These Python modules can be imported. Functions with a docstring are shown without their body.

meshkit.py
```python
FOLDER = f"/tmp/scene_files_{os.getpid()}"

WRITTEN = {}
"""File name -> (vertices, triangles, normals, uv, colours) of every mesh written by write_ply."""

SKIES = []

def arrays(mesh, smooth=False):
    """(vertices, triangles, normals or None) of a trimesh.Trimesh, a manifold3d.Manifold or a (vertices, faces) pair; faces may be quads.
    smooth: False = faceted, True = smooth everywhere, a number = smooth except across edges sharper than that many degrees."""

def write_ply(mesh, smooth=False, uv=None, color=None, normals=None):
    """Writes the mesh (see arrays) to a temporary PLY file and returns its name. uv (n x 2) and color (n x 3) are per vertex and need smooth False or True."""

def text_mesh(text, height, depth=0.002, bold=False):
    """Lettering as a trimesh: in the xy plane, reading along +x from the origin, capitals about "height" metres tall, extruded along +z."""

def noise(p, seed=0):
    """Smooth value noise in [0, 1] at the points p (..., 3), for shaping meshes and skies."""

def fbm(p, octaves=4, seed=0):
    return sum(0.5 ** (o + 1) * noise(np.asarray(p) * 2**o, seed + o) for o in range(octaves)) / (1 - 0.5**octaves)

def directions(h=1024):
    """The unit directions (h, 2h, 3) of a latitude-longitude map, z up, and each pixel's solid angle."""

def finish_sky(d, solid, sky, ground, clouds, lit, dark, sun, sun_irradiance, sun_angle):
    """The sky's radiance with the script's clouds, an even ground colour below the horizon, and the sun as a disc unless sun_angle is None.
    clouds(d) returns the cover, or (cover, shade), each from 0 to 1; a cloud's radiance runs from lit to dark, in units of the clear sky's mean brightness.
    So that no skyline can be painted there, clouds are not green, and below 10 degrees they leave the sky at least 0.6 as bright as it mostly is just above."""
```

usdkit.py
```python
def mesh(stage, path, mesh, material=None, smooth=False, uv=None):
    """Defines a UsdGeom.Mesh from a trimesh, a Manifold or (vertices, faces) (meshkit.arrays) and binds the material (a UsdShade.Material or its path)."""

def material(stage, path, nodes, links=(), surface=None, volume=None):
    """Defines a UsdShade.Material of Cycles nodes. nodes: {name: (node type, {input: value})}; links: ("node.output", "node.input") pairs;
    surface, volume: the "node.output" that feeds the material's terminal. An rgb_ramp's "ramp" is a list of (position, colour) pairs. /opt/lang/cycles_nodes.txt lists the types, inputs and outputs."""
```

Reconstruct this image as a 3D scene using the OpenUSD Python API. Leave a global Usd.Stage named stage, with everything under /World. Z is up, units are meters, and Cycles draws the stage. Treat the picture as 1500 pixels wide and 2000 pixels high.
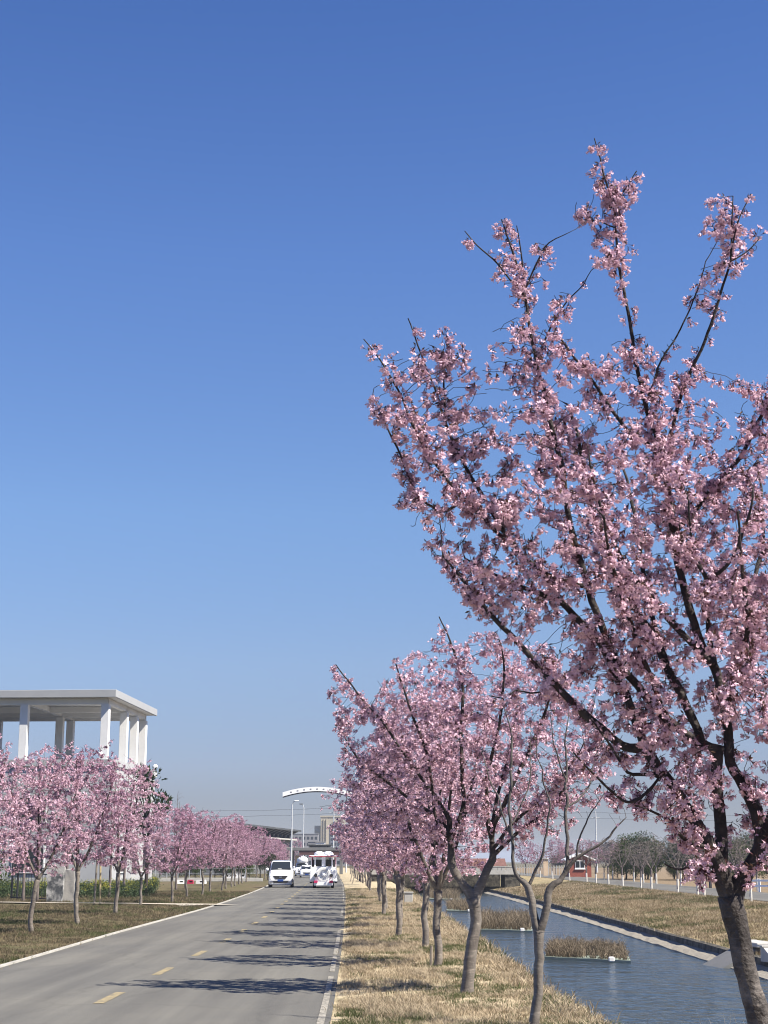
import math, random
import numpy as np
import trimesh
from scipy.spatial import cKDTree
from scipy.interpolate import PchipInterpolator
from shapely.geometry import Polygon, Point
import shapely
import usdkit, meshkit
from pxr import Usd, UsdGeom, UsdLux, UsdShade, Gf, Sdf, Vt

random.seed(7); np.random.seed(7)
stage = Usd.Stage.CreateInMemory()
UsdGeom.SetStageUpAxis(stage, 'Z'); UsdGeom.SetStageMetersPerUnit(stage, 1.0)
W = '/World'
UsdGeom.Xform.Define(stage, W); UsdGeom.Scope.Define(stage, W + '/Looks')

# ------------------------------------------------------------------ camera
EYE = np.array([0.0, 0.0, 2.1]); FPX = 3004.0; PITCH = math.atan(682 / FPX)
cam = UsdGeom.Camera.Define(stage, W + '/camera')
cam.CreateHorizontalApertureAttr(36.0); cam.CreateVerticalApertureAttr(48.0)
cam.CreateFocalLengthAttr(36.0 * FPX / 1500.0)
cam.CreateClippingRangeAttr(Gf.Vec2f(0.1, 20000))
cam.AddTranslateOp().Set(Gf.Vec3d(*EYE)); cam.AddRotateXOp().Set(90 + math.degrees(PITCH))
cam.CreateExposureAttr(1.25)
# ------------------------------------------------------------------ sky and sun
SUN_AZ = math.atan2(0.90, -0.44); SUN_EL = math.radians(49)
sd = np.array([math.sin(SUN_AZ) * math.cos(SUN_EL), math.cos(SUN_AZ) * math.cos(SUN_EL), math.sin(SUN_EL)])
sky = UsdLux.DomeLight.Define(stage, W + '/sky')
skym = usdkit.material(stage, W + '/Looks/sky', {      # clear spring sky that greys towards a hazy horizon, alike all round
    's': ('sky_texture', {'sky_type': 'single_scattering', 'sun_disc': False, 'sun_elevation': SUN_EL, 'sun_rotation': SUN_AZ,
                          'altitude': 0.0, 'air_density': 1.0, 'aerosol_density': 0.0, 'ozone_density': 6.0}),
    'g': ('geometry', {}), 'n': ('vector_math', {'math_type': 'normalize'}), 'z': ('separate_xyz', {}),
    'r': ('rgb_ramp', {'ramp': [(0, (.36, .37, .47)), (.037, (.51, .47, .58)), (.059, (.67, .60, .72)), (.124, (.94, .85, .92)), (.22, (1.05, 1.06, 1.16)), (.378, (.94, 1.05, 1.34)), (.518, (.72, .90, 1.28)), (1, (.62, .82, 1.22))]}),
    'm': ('vector_math', {'math_type': 'multiply'}),
    'b': ('background_shader', {'strength': 0.0508})},
    [('g.position', 'n.vector1'), ('n.vector', 'z.vector'), ('z.z', 'r.fac'), ('s.color', 'm.vector1'), ('r.color', 'm.vector2'), ('m.vector', 'b.color')], surface='b.background')
UsdShade.MaterialBindingAPI.Apply(sky.GetPrim()).Bind(skym)
sky.GetPrim().SetCustomDataByKey('kind', 'structure')
sun = UsdLux.DistantLight.Define(stage, W + '/sun')
sun.CreateIntensityAttr(1.25); sun.CreateAngleAttr(0.53); sun.CreateNormalizeAttr(True); sun.CreateColorAttr(Gf.Vec3f(1.0, 0.93, 0.82))
zx = sd; xx = np.cross([0, 0, 1.0], zx); xx /= np.linalg.norm(xx); yx = np.cross(zx, xx)
HAZE = 0.00018      # per metre
sun.AddTransformOp().Set(Gf.Matrix4d(*xx, 0, *yx, 0, *zx, 0, 0, 0, 0, 1))

# ------------------------------------------------------------------ helpers
def ray(x, y):
    u = (x - 750) / FPX; v = (1000 - y) / FPX; c, s = math.cos(PITCH), math.sin(PITCH)
    return np.array([u, c - v * s, s + v * c])
def on_ground(x, y, z=0.0):
    r = ray(x, y); return EYE + r * ((z - EYE[2]) / r[2])
def at_depth(x, y, Y):
    r = ray(x, y); return EYE + r * (Y / r[1])

used = {}
def numbered(parent, name):
    k = (parent, name); n = used.get(k, -1) + 1; used[k] = n
    return name if n == 0 else f'{name}_{n:03d}'
def tag(p, label=None, cat=None, group=None, kind=None):
    p = p.GetPrim() if hasattr(p, 'GetPrim') else p
    for k, v in (('label', label), ('category', cat), ('group', group), ('kind', kind)):
        if v: p.SetCustomDataByKey(k, v)
    return p
def thing(name, label=None, cat=None, loc=(0, 0, 0), rot=0.0, scale=1.0, group=None, kind=None):
    x = UsdGeom.Xform.Define(stage, W + '/' + numbered(W, name))
    x.AddTranslateOp().Set(Gf.Vec3d(*map(float, loc))); x.AddRotateZOp().Set(float(rot))
    sc = (scale,) * 3 if np.ndim(scale) == 0 else scale
    x.AddScaleOp().Set(Gf.Vec3f(*map(float, sc)))
    return tag(x, label, cat, group, kind)
def part(parent, name, mesh, m, smooth=False, label=None, kind=None):
    base = str(parent.GetPath()) if parent is not None else W
    g = usdkit.mesh(stage, base + '/' + numbered(base, name), mesh, MAT[m] if isinstance(m, str) else m, smooth)
    return tag(g, label, None, None, kind)
def copy_of(src, loc, rot=0.0, scale=1.0, label=None, group=None, cat=None):
    name = src.GetName().rstrip('0123456789').rstrip('_') if src.GetName()[-3:].isdigit() else src.GetName()
    d = src.GetCustomData()
    x = thing(name, label or d.get('label'), cat or d.get('category'), loc, rot, scale, group or d.get('group'))
    x.GetReferences().AddInternalReference(src.GetPath()); x.SetInstanceable(True)
    return x

class MB:
    """collects shapes into one mesh"""
    def __init__(s): s.v = []; s.f = []; s.n = 0
    def add(s, v, f):
        v = np.asarray(v, float); f = np.asarray(f, int)
        if f.ndim == 2 and f.shape[1] == 4: f = np.vstack([f[:, [0, 1, 2]], f[:, [0, 2, 3]]])
        s.v.append(v); s.f.append(f + s.n); s.n += len(v); return s
    def tm(s, m): return s.add(m.vertices, m.faces)
    def box(s, c, size, rz=0.0, taper=1.0, bev=0.0):
        c = np.asarray(c, float); h = np.asarray(size, float) / 2
        if bev > 0:
            pts = []
            for sx in (-1, 1):
                for sy in (-1, 1):
                    for sz in (-1, 1):
                        k = np.array([sx, sy, sz])
                        for a in range(3):
                            q = k * (h - bev); q[a] = k[a] * h[a]; pts.append(q)
            m = trimesh.convex.convex_hull(np.array(pts)); v = np.array(m.vertices); f = m.faces
        else:
            v = np.array([[x, y, z] for z in (-1, 1) for x, y in ((-1, -1), (1, -1), (1, 1), (-1, 1))], float) * h
            f = [[0, 3, 2, 1], [4, 5, 6, 7], [0, 1, 5, 4], [1, 2, 6, 5], [2, 3, 7, 6], [3, 0, 4, 7]]
        if taper != 1.0: v[v[:, 2] > 0, :2] *= taper
        if rz:
            cr, sr = math.cos(rz), math.sin(rz); v = v @ np.array([[cr, sr, 0], [-sr, cr, 0], [0, 0, 1]])
        return s.add(v + c, f)
    def tube(s, pts, rad, sides=8, cap=True):
        v, f = tube(np.asarray(pts, float), np.broadcast_to(rad, (len(pts),)), sides, cap); return s.add(v, f)
    def prism(s, poly, y0, y1, axis='y'):
        """poly: list of 2-D points (x,z) extruded along y (axis 'y') or (y,z) along x (axis 'x')"""
        m = trimesh.creation.extrude_polygon(Polygon(poly), y1 - y0, engine='earcut'); p = np.array(m.vertices)
        if axis == 'y': v = np.stack([p[:, 0], y1 - p[:, 2], p[:, 1]], 1)
        else: v = np.stack([p[:, 2] + y0, p[:, 0], p[:, 1]], 1)
        return s.add(v, m.faces)
    def get(s): return (np.vstack(s.v), np.vstack(s.f))

def tube(p, r, sides=6, cap=True):
    t = np.gradient(p, axis=0); t /= np.linalg.norm(t, axis=1, keepdims=True) + 1e-12
    mean = t.mean(0); ref = np.array([0, 1.0, 0]) if abs(mean[1]) < 0.8 * np.linalg.norm(mean) + 1e-9 else np.array([1.0, 0, 0])
    a = np.cross(t, ref); a /= np.linalg.norm(a, axis=1, keepdims=True) + 1e-12
    b = np.cross(t, a); ang = np.arange(sides) * 2 * np.pi / sides
    v = p[:, None] + np.asarray(r)[:, None, None] * (np.cos(ang)[None, :, None] * a[:, None] + np.sin(ang)[None, :, None] * b[:, None])
    n = len(p); i, j = np.meshgrid(np.arange(n - 1), np.arange(sides), indexing='ij')
    q = np.stack([i * sides + j, i * sides + (j + 1) % sides, (i + 1) * sides + (j + 1) % sides, (i + 1) * sides + j], -1).reshape(-1, 4)
    f = np.vstack([q[:, [0, 1, 2]], q[:, [0, 2, 3]]]); v = v.reshape(-1, 3)
    if cap:
        k = len(v); v = np.vstack([v, p[:1], p[-1:]]); e = np.arange(sides)
        f = np.vstack([f, np.stack([np.full(sides, k), (e + 1) % sides, e], 1), np.stack([np.full(sides, k + 1), (n - 1) * sides + e, (n - 1) * sides + (e + 1) % sides], 1)])
    return v, f

# ------------------------------------------------------------------ materials
MAT = {}
def mat(name, c1, c2=None, scale=4.0, rough=0.8, bump=0.0, bscale=None, metallic=0.0, coat=0.0, detail=4.0, stretch=(1, 1, 1), lo=0.35, hi=0.65, spec=0.3):
    nodes = {'p': ('principled_bsdf', {'roughness': rough, 'metallic': metallic, 'coat_weight': coat, 'specular_ior_level': spec, 'base_color': c1})}; links = []
    if c2 is not None or bump:
        nodes['g'] = ('geometry', {}); nodes['m'] = ('mapping', {'scale': stretch}); links.append(('g.position', 'm.vector'))
    if c2 is not None:
        nodes['n'] = ('noise_texture', {'scale': scale, 'detail': detail, 'roughness': 0.6})
        nodes['r'] = ('rgb_ramp', {'ramp': [(0, c1), (lo, c1), (hi, c2), (1, c2)]})
        links += [('m.vector', 'n.vector'), ('n.fac', 'r.fac'), ('r.color', 'p.base_color')]
    if bump:
        nodes['n2'] = ('noise_texture', {'scale': bscale or scale * 4, 'detail': 4.0}); nodes['b'] = ('bump', {'strength': 1.0, 'distance': bump})
        links += [('m.vector', 'n2.vector'), ('n2.fac', 'b.height'), ('b.normal', 'p.normal')]
    MAT[name] = usdkit.material(stage, f'{W}/Looks/{name}', nodes, links, surface='p.BSDF'); return MAT[name]

def leafmat(name, c1, c2, c3, trans=0.35, tint=None, rough=0.6):
    """thin petals, leaves and blades: each one its own tone, some light passing through"""
    nodes = {'g': ('geometry', {}), 'r': ('rgb_ramp', {'ramp': [(0, c1), (0.5, c2), (1, c3)]}),
             'p': ('principled_bsdf', {'roughness': rough, 'specular_ior_level': 0.25}), 't': ('translucent_bsdf', {}), 'x': ('mix_closure', {'fac': trans})}
    links = [('g.random_per_island', 'r.fac'), ('r.color', 'p.base_color'), ('r.color', 't.color'), ('p.BSDF', 'x.closure1'), ('t.BSDF', 'x.closure2')]
    MAT[name] = usdkit.material(stage, f'{W}/Looks/{name}', nodes, links, surface='x.closure'); return MAT[name]

mat('concrete', (0.3276, 0.3198, 0.2964), (0.39, 0.3822, 0.3588), 3, 0.85, 0.004, 20)
mat('white_wall', (0.5772, 0.5772, 0.5694), (0.624, 0.624, 0.6162), 0.7, 0.7)
mat('fascia_grey', (0.2808, 0.2886, 0.3003), (0.312, 0.3198, 0.3276), 0.6, 0.6)
mat('grey_wall', (0.3276, 0.3354, 0.3432), (0.3666, 0.3744, 0.3822), 0.6, 0.75)
mat('white_paint', (0.8, 0.8, 0.8), None, rough=0.35, coat=0.3)
mat('car_white', (0.78, 0.79, 0.8), None, rough=0.25, coat=0.8, spec=0.5)
mat('rubber', (0.02, 0.02, 0.02), None, rough=0.8)
mat('black_plastic', (0.03, 0.03, 0.032), None, rough=0.5)
mat('dark_glass', (0.018, 0.022, 0.026), None, rough=0.05, spec=0.6)
mat('chrome', (0.6, 0.6, 0.62), None, rough=0.2, metallic=1.0)
mat('lamp_lens', (0.55, 0.6, 0.66), None, rough=0.12, spec=0.7)
mat('plate_blue', (0.02, 0.055, 0.22), None, rough=0.4)
mat('magenta', (0.42, 0.03, 0.10), None, rough=0.4)
mat('red_trim', (0.40, 0.035, 0.08), None, rough=0.4)
mat('skin', (0.5, 0.3, 0.22), None, rough=0.6)
mat('dark_cloth', (0.04, 0.04, 0.05), None, rough=0.9)
mat('red_cloth', (0.35, 0.05, 0.05), None, rough=0.9)
mat('iron_black', (0.02, 0.02, 0.022), None, rough=0.5)
mat('galvanised', (0.42, 0.44, 0.46), None, rough=0.5, metallic=0.3)
mat('pole_grey', (0.429, 0.4446, 0.4524), None, rough=0.6)
mat('brick_red', (0.1716, 0.0468, 0.0351), (0.234, 0.0702, 0.0468), 5, 0.85)
mat('roof_red', (0.11, 0.055, 0.045), (0.15, 0.075, 0.06), 2, 0.85)
mat('stone_slab', (0.0702, 0.0741, 0.078), (0.3276, 0.3198, 0.3042), 2.6, 0.9, 0.02, 12, lo=0.42, hi=0.6)
mat('stone_plain', (0.2652, 0.2574, 0.2418), (0.3276, 0.312, 0.2886), 3, 0.9, 0.01, 15)
mat('dark_roof', (0.05, 0.055, 0.06), (0.07, 0.075, 0.08), 1, 0.6)
mat('grey_deck', (0.1248, 0.1287, 0.1287), (0.156, 0.156, 0.156), 1, 0.7)
mat('maroon_band', (0.09, 0.045, 0.045), None, rough=0.7)
mat('warm_pillar', (0.4836, 0.3588, 0.234), (0.5304, 0.4056, 0.2808), 2, 0.8)
mat('tower_cream', (0.36, 0.32, 0.245), (0.41, 0.37, 0.29), 0.1, 0.8)
mat('tower_grey', (0.1872, 0.195, 0.2184), (0.234, 0.2418, 0.2574), 0.1, 0.5)
mat('far_block', (0.195, 0.195, 0.2028), (0.234, 0.2262, 0.2262), 0.1, 0.8)
mat('rubble', (0.2106, 0.1911, 0.156), (0.2808, 0.2574, 0.2145), 5, 0.9, 0.03, 9)
mat('curb_dark', (0.025, 0.023, 0.02), (0.13, 0.118, 0.095), 2.6, 0.9, 0.03, 9, lo=.4, hi=.7)
mat('wood_grey', (0.234, 0.2028, 0.1638), (0.156, 0.1326, 0.1014), 6, 0.85)
mat('bamboo', (0.39, 0.312, 0.1716), (0.3276, 0.2574, 0.1326), 6, 0.7)
mat('raft_green', (0.16, 0.2, 0.17), (0.22, 0.25, 0.2), 3, 0.8)
mat('kerb', (0.2808, 0.2691, 0.2418), (0.3666, 0.3549, 0.3198), 1.3, 0.9, 0.004, 25)
mat('path', (0.3276, 0.2964, 0.2418), (0.39, 0.351, 0.2886), 1.2, 0.95)
mat('bark_dark', (0.022, 0.017, 0.016), (0.06, 0.048, 0.042), 9, 0.85, 0.012, 30, stretch=(1, 1, 0.5))
mat('bark_twig', (0.1, 0.082, 0.078), (0.15, 0.125, 0.115), 3, 0.9)
mat('lime_wash', (0.55, 0.54, 0.50), (0.44, 0.42, 0.38), 6, 0.9)
leafmat('petal', (0.70, 0.49, 0.58), (0.89, 0.80, 0.845), (0.96, 0.95, 0.955), 0.27)
leafmat('petal_far', (0.47, 0.29, 0.38), (0.63, 0.465, 0.545), (0.84, 0.75, 0.80), 0.12)
leafmat('petal_pale', (0.50, 0.33, 0.41), (0.65, 0.50, 0.57), (0.85, 0.77, 0.81), 0.12)
leafmat('calyx', (0.10, 0.03, 0.035), (0.16, 0.05, 0.05), (0.12, 0.07, 0.04), 0.1)
leafmat('bronze_leaf', (0.10, 0.06, 0.04), (0.17, 0.11, 0.055), (0.16, 0.14, 0.06), 0.3)
leafmat('leaf_dark', (0.0255, 0.0425, 0.017), (0.0442, 0.06375, 0.0238), (0.07225, 0.085, 0.034), 0.2, rough=0.4)
leafmat('leaf_mid', (0.04675, 0.07225, 0.0102), (0.0765, 0.102, 0.017), (0.1275, 0.136, 0.02975), 0.3)
leafmat('straw', (0.39, 0.32, 0.22), (0.50, 0.42, 0.295), (0.61, 0.53, 0.395), 0.25, rough=0.8)
leafmat('straw_dull', (0.2, 0.16, 0.095), (0.27, 0.22, 0.135), (0.36, 0.3, 0.195), 0.25, rough=0.8)
leafmat('straw_soil', (0.10, 0.08, 0.05), (0.15, 0.12, 0.075), (0.22, 0.18, 0.115), 0.25, rough=0.8)
leafmat('straw_brown', (0.1656, 0.126, 0.0756), (0.2304, 0.18, 0.1116), (0.3096, 0.2484, 0.1584), 0.25, rough=0.8)
leafmat('green_blade', (0.07, 0.084, 0.0315), (0.1085, 0.1155, 0.0455), (0.161, 0.1505, 0.07), 0.3, rough=0.8)
leafmat('reed', (0.17, 0.135, 0.095), (0.245, 0.20, 0.145), (0.34, 0.285, 0.21), 0.25, rough=0.85)
leafmat('rape_green', (0.044, 0.068, 0.028), (0.068, 0.092, 0.036), (0.104, 0.124, 0.048), 0.25)
leafmat('rape_yellow', (0.336, 0.32, 0.048), (0.4, 0.376, 0.064), (0.44, 0.416, 0.096), 0.25)

def bark_mix(name, z0, z1, low, high, bump=0.008):
    """smooth grey stem below, dark rough bark of the limbs above, the border ragged"""
    MAT[name] = usdkit.material(stage, f'{W}/Looks/{name}', {
        'g': ('geometry', {}), 'z': ('separate_xyz', {}), 'n': ('noise_texture', {'scale': 5.0, 'detail': 5.0, 'roughness': 0.65}), 'k': ('math', {'math_type': 'multiply_add', 'value2': 1.1}), 'q': ('map_range', {'from_min': z0 + .55, 'from_max': z1 + .55, 'clamp': True}),
        'lo': ('rgb_ramp', {'ramp': [(0, low[0]), (0.4, low[0]), (0.68, low[1]), (1, low[1])]}), 'hi': ('rgb_ramp', {'ramp': [(0, high[0]), (0.4, high[0]), (0.72, high[1]), (1, high[1])]}),
        'x': ('mix', {'mix_type': 'mix'}), 'n2': ('noise_texture', {'scale': 26.0, 'detail': 4.0}), 'b': ('bump', {'distance': bump * 1.6}),
        'lm': ('mapping', {'scale': (7.0, 7.0, 42.0)}), 'ln': ('noise_texture', {'scale': 1.0, 'detail': 3.0, 'roughness': 0.6}), 'lr': ('rgb_ramp', {'ramp': [(0, (0.72, 0.71, 0.70)), (0.45, (0.95, 0.95, 0.95)), (0.58, (1.05, 1.05, 1.05)), (0.68, (1.7, 1.66, 1.6)), (1, (1.9, 1.85, 1.8))]}), 'lx': ('mix', {'mix_type': 'multiply', 'fac': 1.0}), 'p': ('principled_bsdf', {'roughness': 0.8, 'specular_ior_level': 0.25})},
        [('g.position', 'z.vector'), ('g.position', 'n.vector'), ('g.position', 'n2.vector'), ('n.fac', 'k.value1'), ('z.z', 'k.value3'), ('k.value', 'q.value'), ('n.fac', 'lo.fac'), ('n.fac', 'hi.fac'),
         ('g.position', 'lm.vector'), ('lm.vector', 'ln.vector'), ('ln.fac', 'lr.fac'), ('lo.color', 'lx.color1'), ('lr.color', 'lx.color2'), ('lx.color', 'x.color1'), ('hi.color', 'x.color2'), ('q.result', 'x.fac'), ('x.color', 'p.base_color'), ('n2.fac', 'b.height'), ('b.normal', 'p.normal')], surface='p.BSDF')
DARK = ((0.02, 0.016, 0.015), (0.055, 0.044, 0.04))
bark_mix('bark_near', 1.2, 2.0, ((0.035, 0.03, 0.028), (0.13, 0.115, 0.105)), ((0.018, 0.014, 0.014), (0.06, 0.05, 0.046)), 0.014)
bark_mix('bark_grey', 1.75, 2.4, ((0.104, 0.0896, 0.0784), (0.18, 0.16, 0.1376)), DARK, 0.005)
bark_mix('bark_pale', 1.75, 2.3, ((0.136, 0.12, 0.1024), (0.224, 0.2, 0.1696)), DARK, 0.005)
bark_mix('bark_bare', 1.5, 2.6, ((0.092, 0.08, 0.0704), (0.16, 0.1424, 0.124)), ((0.06, 0.053, 0.05), (0.12, 0.108, 0.1)), 0.005)
def ground_mat(name, a, b, c, big=0.35, fine=9.0, bump=0.03):
    """two-scale soil and grass: patches of a and b, flecks of c"""
    MAT[name] = usdkit.material(stage, f'{W}/Looks/{name}', {
        'g': ('geometry', {}), 'n': ('noise_texture', {'scale': big, 'detail': 5.0, 'roughness': 0.62}), 'r': ('rgb_ramp', {'ramp': [(0, a), (0.42, a), (0.6, b), (1, b)]}),
        'n2': ('noise_texture', {'scale': fine, 'detail': 6.0, 'roughness': 0.7}), 'r2': ('rgb_ramp', {'ramp': [(0, (0, 0, 0)), (0.48, (0, 0, 0)), (0.66, (1, 1, 1)), (1, (1, 1, 1))]}),
        'x': ('mix', {'mix_type': 'mix', 'color2': c}), 'b': ('bump', {'distance': bump}), 'p': ('principled_bsdf', {'roughness': 0.95, 'specular_ior_level': 0.1})},
        [('g.position', 'n.vector'), ('g.position', 'n2.vector'), ('n.fac', 'r.fac'), ('n2.fac', 'r2.fac'), ('r.color', 'x.color1'), ('r2.color', 'x.fac'),
         ('x.color', 'p.base_color'), ('n2.fac', 'b.height'), ('b.normal', 'p.normal')], surface='p.BSDF')
ground_mat('ground_left', (0.098, 0.078, 0.046), (0.07, 0.07, 0.032), (0.15, 0.12, 0.073))
ground_mat('ground_verge', (0.40, 0.33, 0.22), (0.26, 0.225, 0.14), (0.50, 0.42, 0.295), 0.9, 11.0)
ground_mat('ground_slope', (0.264, 0.204, 0.12), (0.176, 0.16, 0.08), (0.352, 0.28, 0.172), 0.5, 5.0, 0.05)
ground_mat('ground_soil', (0.18, 0.1332, 0.0864), (0.144, 0.108, 0.0648), (0.2304, 0.18, 0.1188), 0.4, 6.0)
MAT['asphalt'] = usdkit.material(stage, W + '/Looks/asphalt', {
    'g': ('geometry', {}), 'm': ('mapping', {'scale': (1.5, 0.05, 1)}), 'n': ('noise_texture', {'scale': 1.0, 'detail': 5.0, 'roughness': 0.6}),
    'r': ('rgb_ramp', {'ramp': [(0, (0.082, 0.08, 0.074)), (0.38, (0.097, 0.0945, 0.087)), (0.62, (0.128, 0.1245, 0.112)), (1, (0.15, 0.145, 0.128))]}),
    'n3': ('noise_texture', {'scale': 0.23, 'detail': 4.0, 'roughness': 0.6}), 'r3': ('rgb_ramp', {'ramp': [(0, (0.78, 0.78, 0.79)), (0.42, (0.92, 0.92, 0.92)), (0.6, (1.06, 1.05, 1.02)), (1, (1.15, 1.13, 1.08))]}),
    'x': ('mix', {'mix_type': 'multiply', 'fac': 1.0}),
    'n2': ('noise_texture', {'scale': 60.0, 'detail': 3.0}), 'r2': ('rgb_ramp', {'ramp': [(0, (0.72, 0.72, 0.72)), (0.5, (1, 1, 1)), (1, (1.25, 1.25, 1.25))]}),
    'x2': ('mix', {'mix_type': 'multiply', 'fac': 1.0}), 'b': ('bump', {'distance': 0.006}),
    'w': ('noise_texture', {'scale': 0.9, 'detail': 4.0}), 'wv': ('vector_math', {'math_type': 'multiply_add', 'vector2': (0.9, 1.6, 0.0)}), 'vm': ('mapping', {'scale': (1.0, 0.45, 1)}), 'v': ('voronoi_texture', {'feature': 'distance_to_edge', 'scale': 0.33}),
    'vr': ('rgb_ramp', {'ramp': [(0, (0.90, 0.90, 0.90)), (0.006, (0.94, 0.94, 0.94)), (0.012, (1, 1, 1)), (1, (1, 1, 1))]}), 'x3': ('mix', {'mix_type': 'multiply', 'fac': 1.0}),
    'p': ('principled_bsdf', {'roughness': 0.85, 'specular_ior_level': 0.25})},
    [('g.position', 'm.vector'), ('m.vector', 'n.vector'), ('g.position', 'n2.vector'), ('g.position', 'n3.vector'), ('n.fac', 'r.fac'), ('n2.fac', 'r2.fac'), ('n3.fac', 'r3.fac'),
     ('r.color', 'x.color1'), ('r3.color', 'x.color2'), ('x.color', 'x2.color1'), ('r2.color', 'x2.color2'), ('g.position', 'w.vector'), ('w.color', 'wv.vector1'), ('g.position', 'wv.vector3'), ('wv.vector', 'vm.vector'), ('vm.vector', 'v.vector'), ('v.distance', 'vr.fac'), ('x2.color', 'x3.color1'), ('vr.color', 'x3.color2'), ('x3.color', 'p.base_color'), ('n2.fac', 'b.height'), ('b.normal', 'p.normal')], surface='p.BSDF')
def worn(name, c, under):
    MAT[name] = usdkit.material(stage, f'{W}/Looks/{name}', {
        'g': ('geometry', {}), 'n': ('noise_texture', {'scale': 14.0, 'detail': 6.0, 'roughness': 0.75}), 'r': ('rgb_ramp', {'ramp': [(0, under), (0.42, under), (0.56, c), (1, c)]}),
        'p': ('principled_bsdf', {'roughness': 0.8, 'specular_ior_level': 0.2})}, [('g.position', 'n.vector'), ('n.fac', 'r.fac'), ('r.color', 'p.base_color')], surface='p.BSDF')
worn('line_yellow', (0.29, 0.235, 0.13), (0.15, 0.135, 0.1)); worn('line_white', (0.3, 0.28, 0.24), (0.12, 0.115, 0.098))
MAT['water'] = usdkit.material(stage, W + '/Looks/water', {
    'g': ('geometry', {}), 'm': ('mapping', {'scale': (1.0, 0.8, 1), 'rotation': (0, 0, 0.35)}), 'n': ('noise_texture', {'scale': 2.6, 'detail': 3.0, 'roughness': 0.55, 'distortion': 0.5}),
    'm2': ('mapping', {'scale': (0.6, 1.0, 1), 'rotation': (0, 0, -0.3)}), 'n2': ('noise_texture', {'scale': 0.7, 'detail': 2.0}),
    'a': ('math', {'math_type': 'multiply_add', 'value2': 1.6}), 'b': ('bump', {'distance': 0.16, 'strength': 1.0}),
    'p': ('principled_bsdf', {'base_color': (0.026, 0.036, 0.04), 'roughness': 0.11, 'ior': 1.33, 'specular_ior_level': 0.5})},
    [('g.position', 'm.vector'), ('m.vector', 'n.vector'), ('g.position', 'm2.vector'), ('m2.vector', 'n2.vector'), ('n2.fac', 'a.value1'), ('n.fac', 'a.value3'), ('a.value', 'b.height'), ('b.normal', 'p.normal')], surface='p.BSDF')

# ------------------------------------------------------------------ plan: curves of the road and the canal over the distance y
def curve(pts): return PchipInterpolator(*np.array(pts, float).T, extrapolate=True)
YEND = 520.0
right_edge = curve([(-20, -0.35), (21.3, -0.76), (29.6, -0.9), (56.7, -1.46), (99.5, -2.46), (138.7, -3.55), (201, -5.6), (289, -8.6), (400, -14), (YEND, -22)])
centre = curve([(-20, -4.3), (24.9, -4.24), (42, -4.22), (54.2, -4.4), (83.4, -5.15), (113, -6.05), (138.7, -6.9), (201, -9.0), (289, -12.1), (400, -17.5), (YEND, -25.5)])
left_edge = curve([(-20, -7.6), (32, -7.7), (47.5, -7.9), (69, -7.98), (78.5, -8.15), (100, -8.7), (123, -9.45), (138.7, -10.1), (201, -12.3), (289, -15.6), (400, -21), (YEND, -29)])
bank_edge = curve([(-20, 4.4), (12, 3.9), (21.3, 2.75), (30, 2.55), (42.5, 2.45), (52, 2.2), (85, 1.85), (138, 1.2), (200, 0.2), (300, -3), (YEND, -12)])
water_far = curve([(-20, 11.2), (50, 10.9), (100, 11.1), (140, 10.9), (166, 10.5), (300, 7.5), (YEND, -1)])
bank_top = curve([(-20, 18.8), (90, 18.8), (140, 18.9), (200, 19.6), (300, 18), (YEND, 12)])
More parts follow.
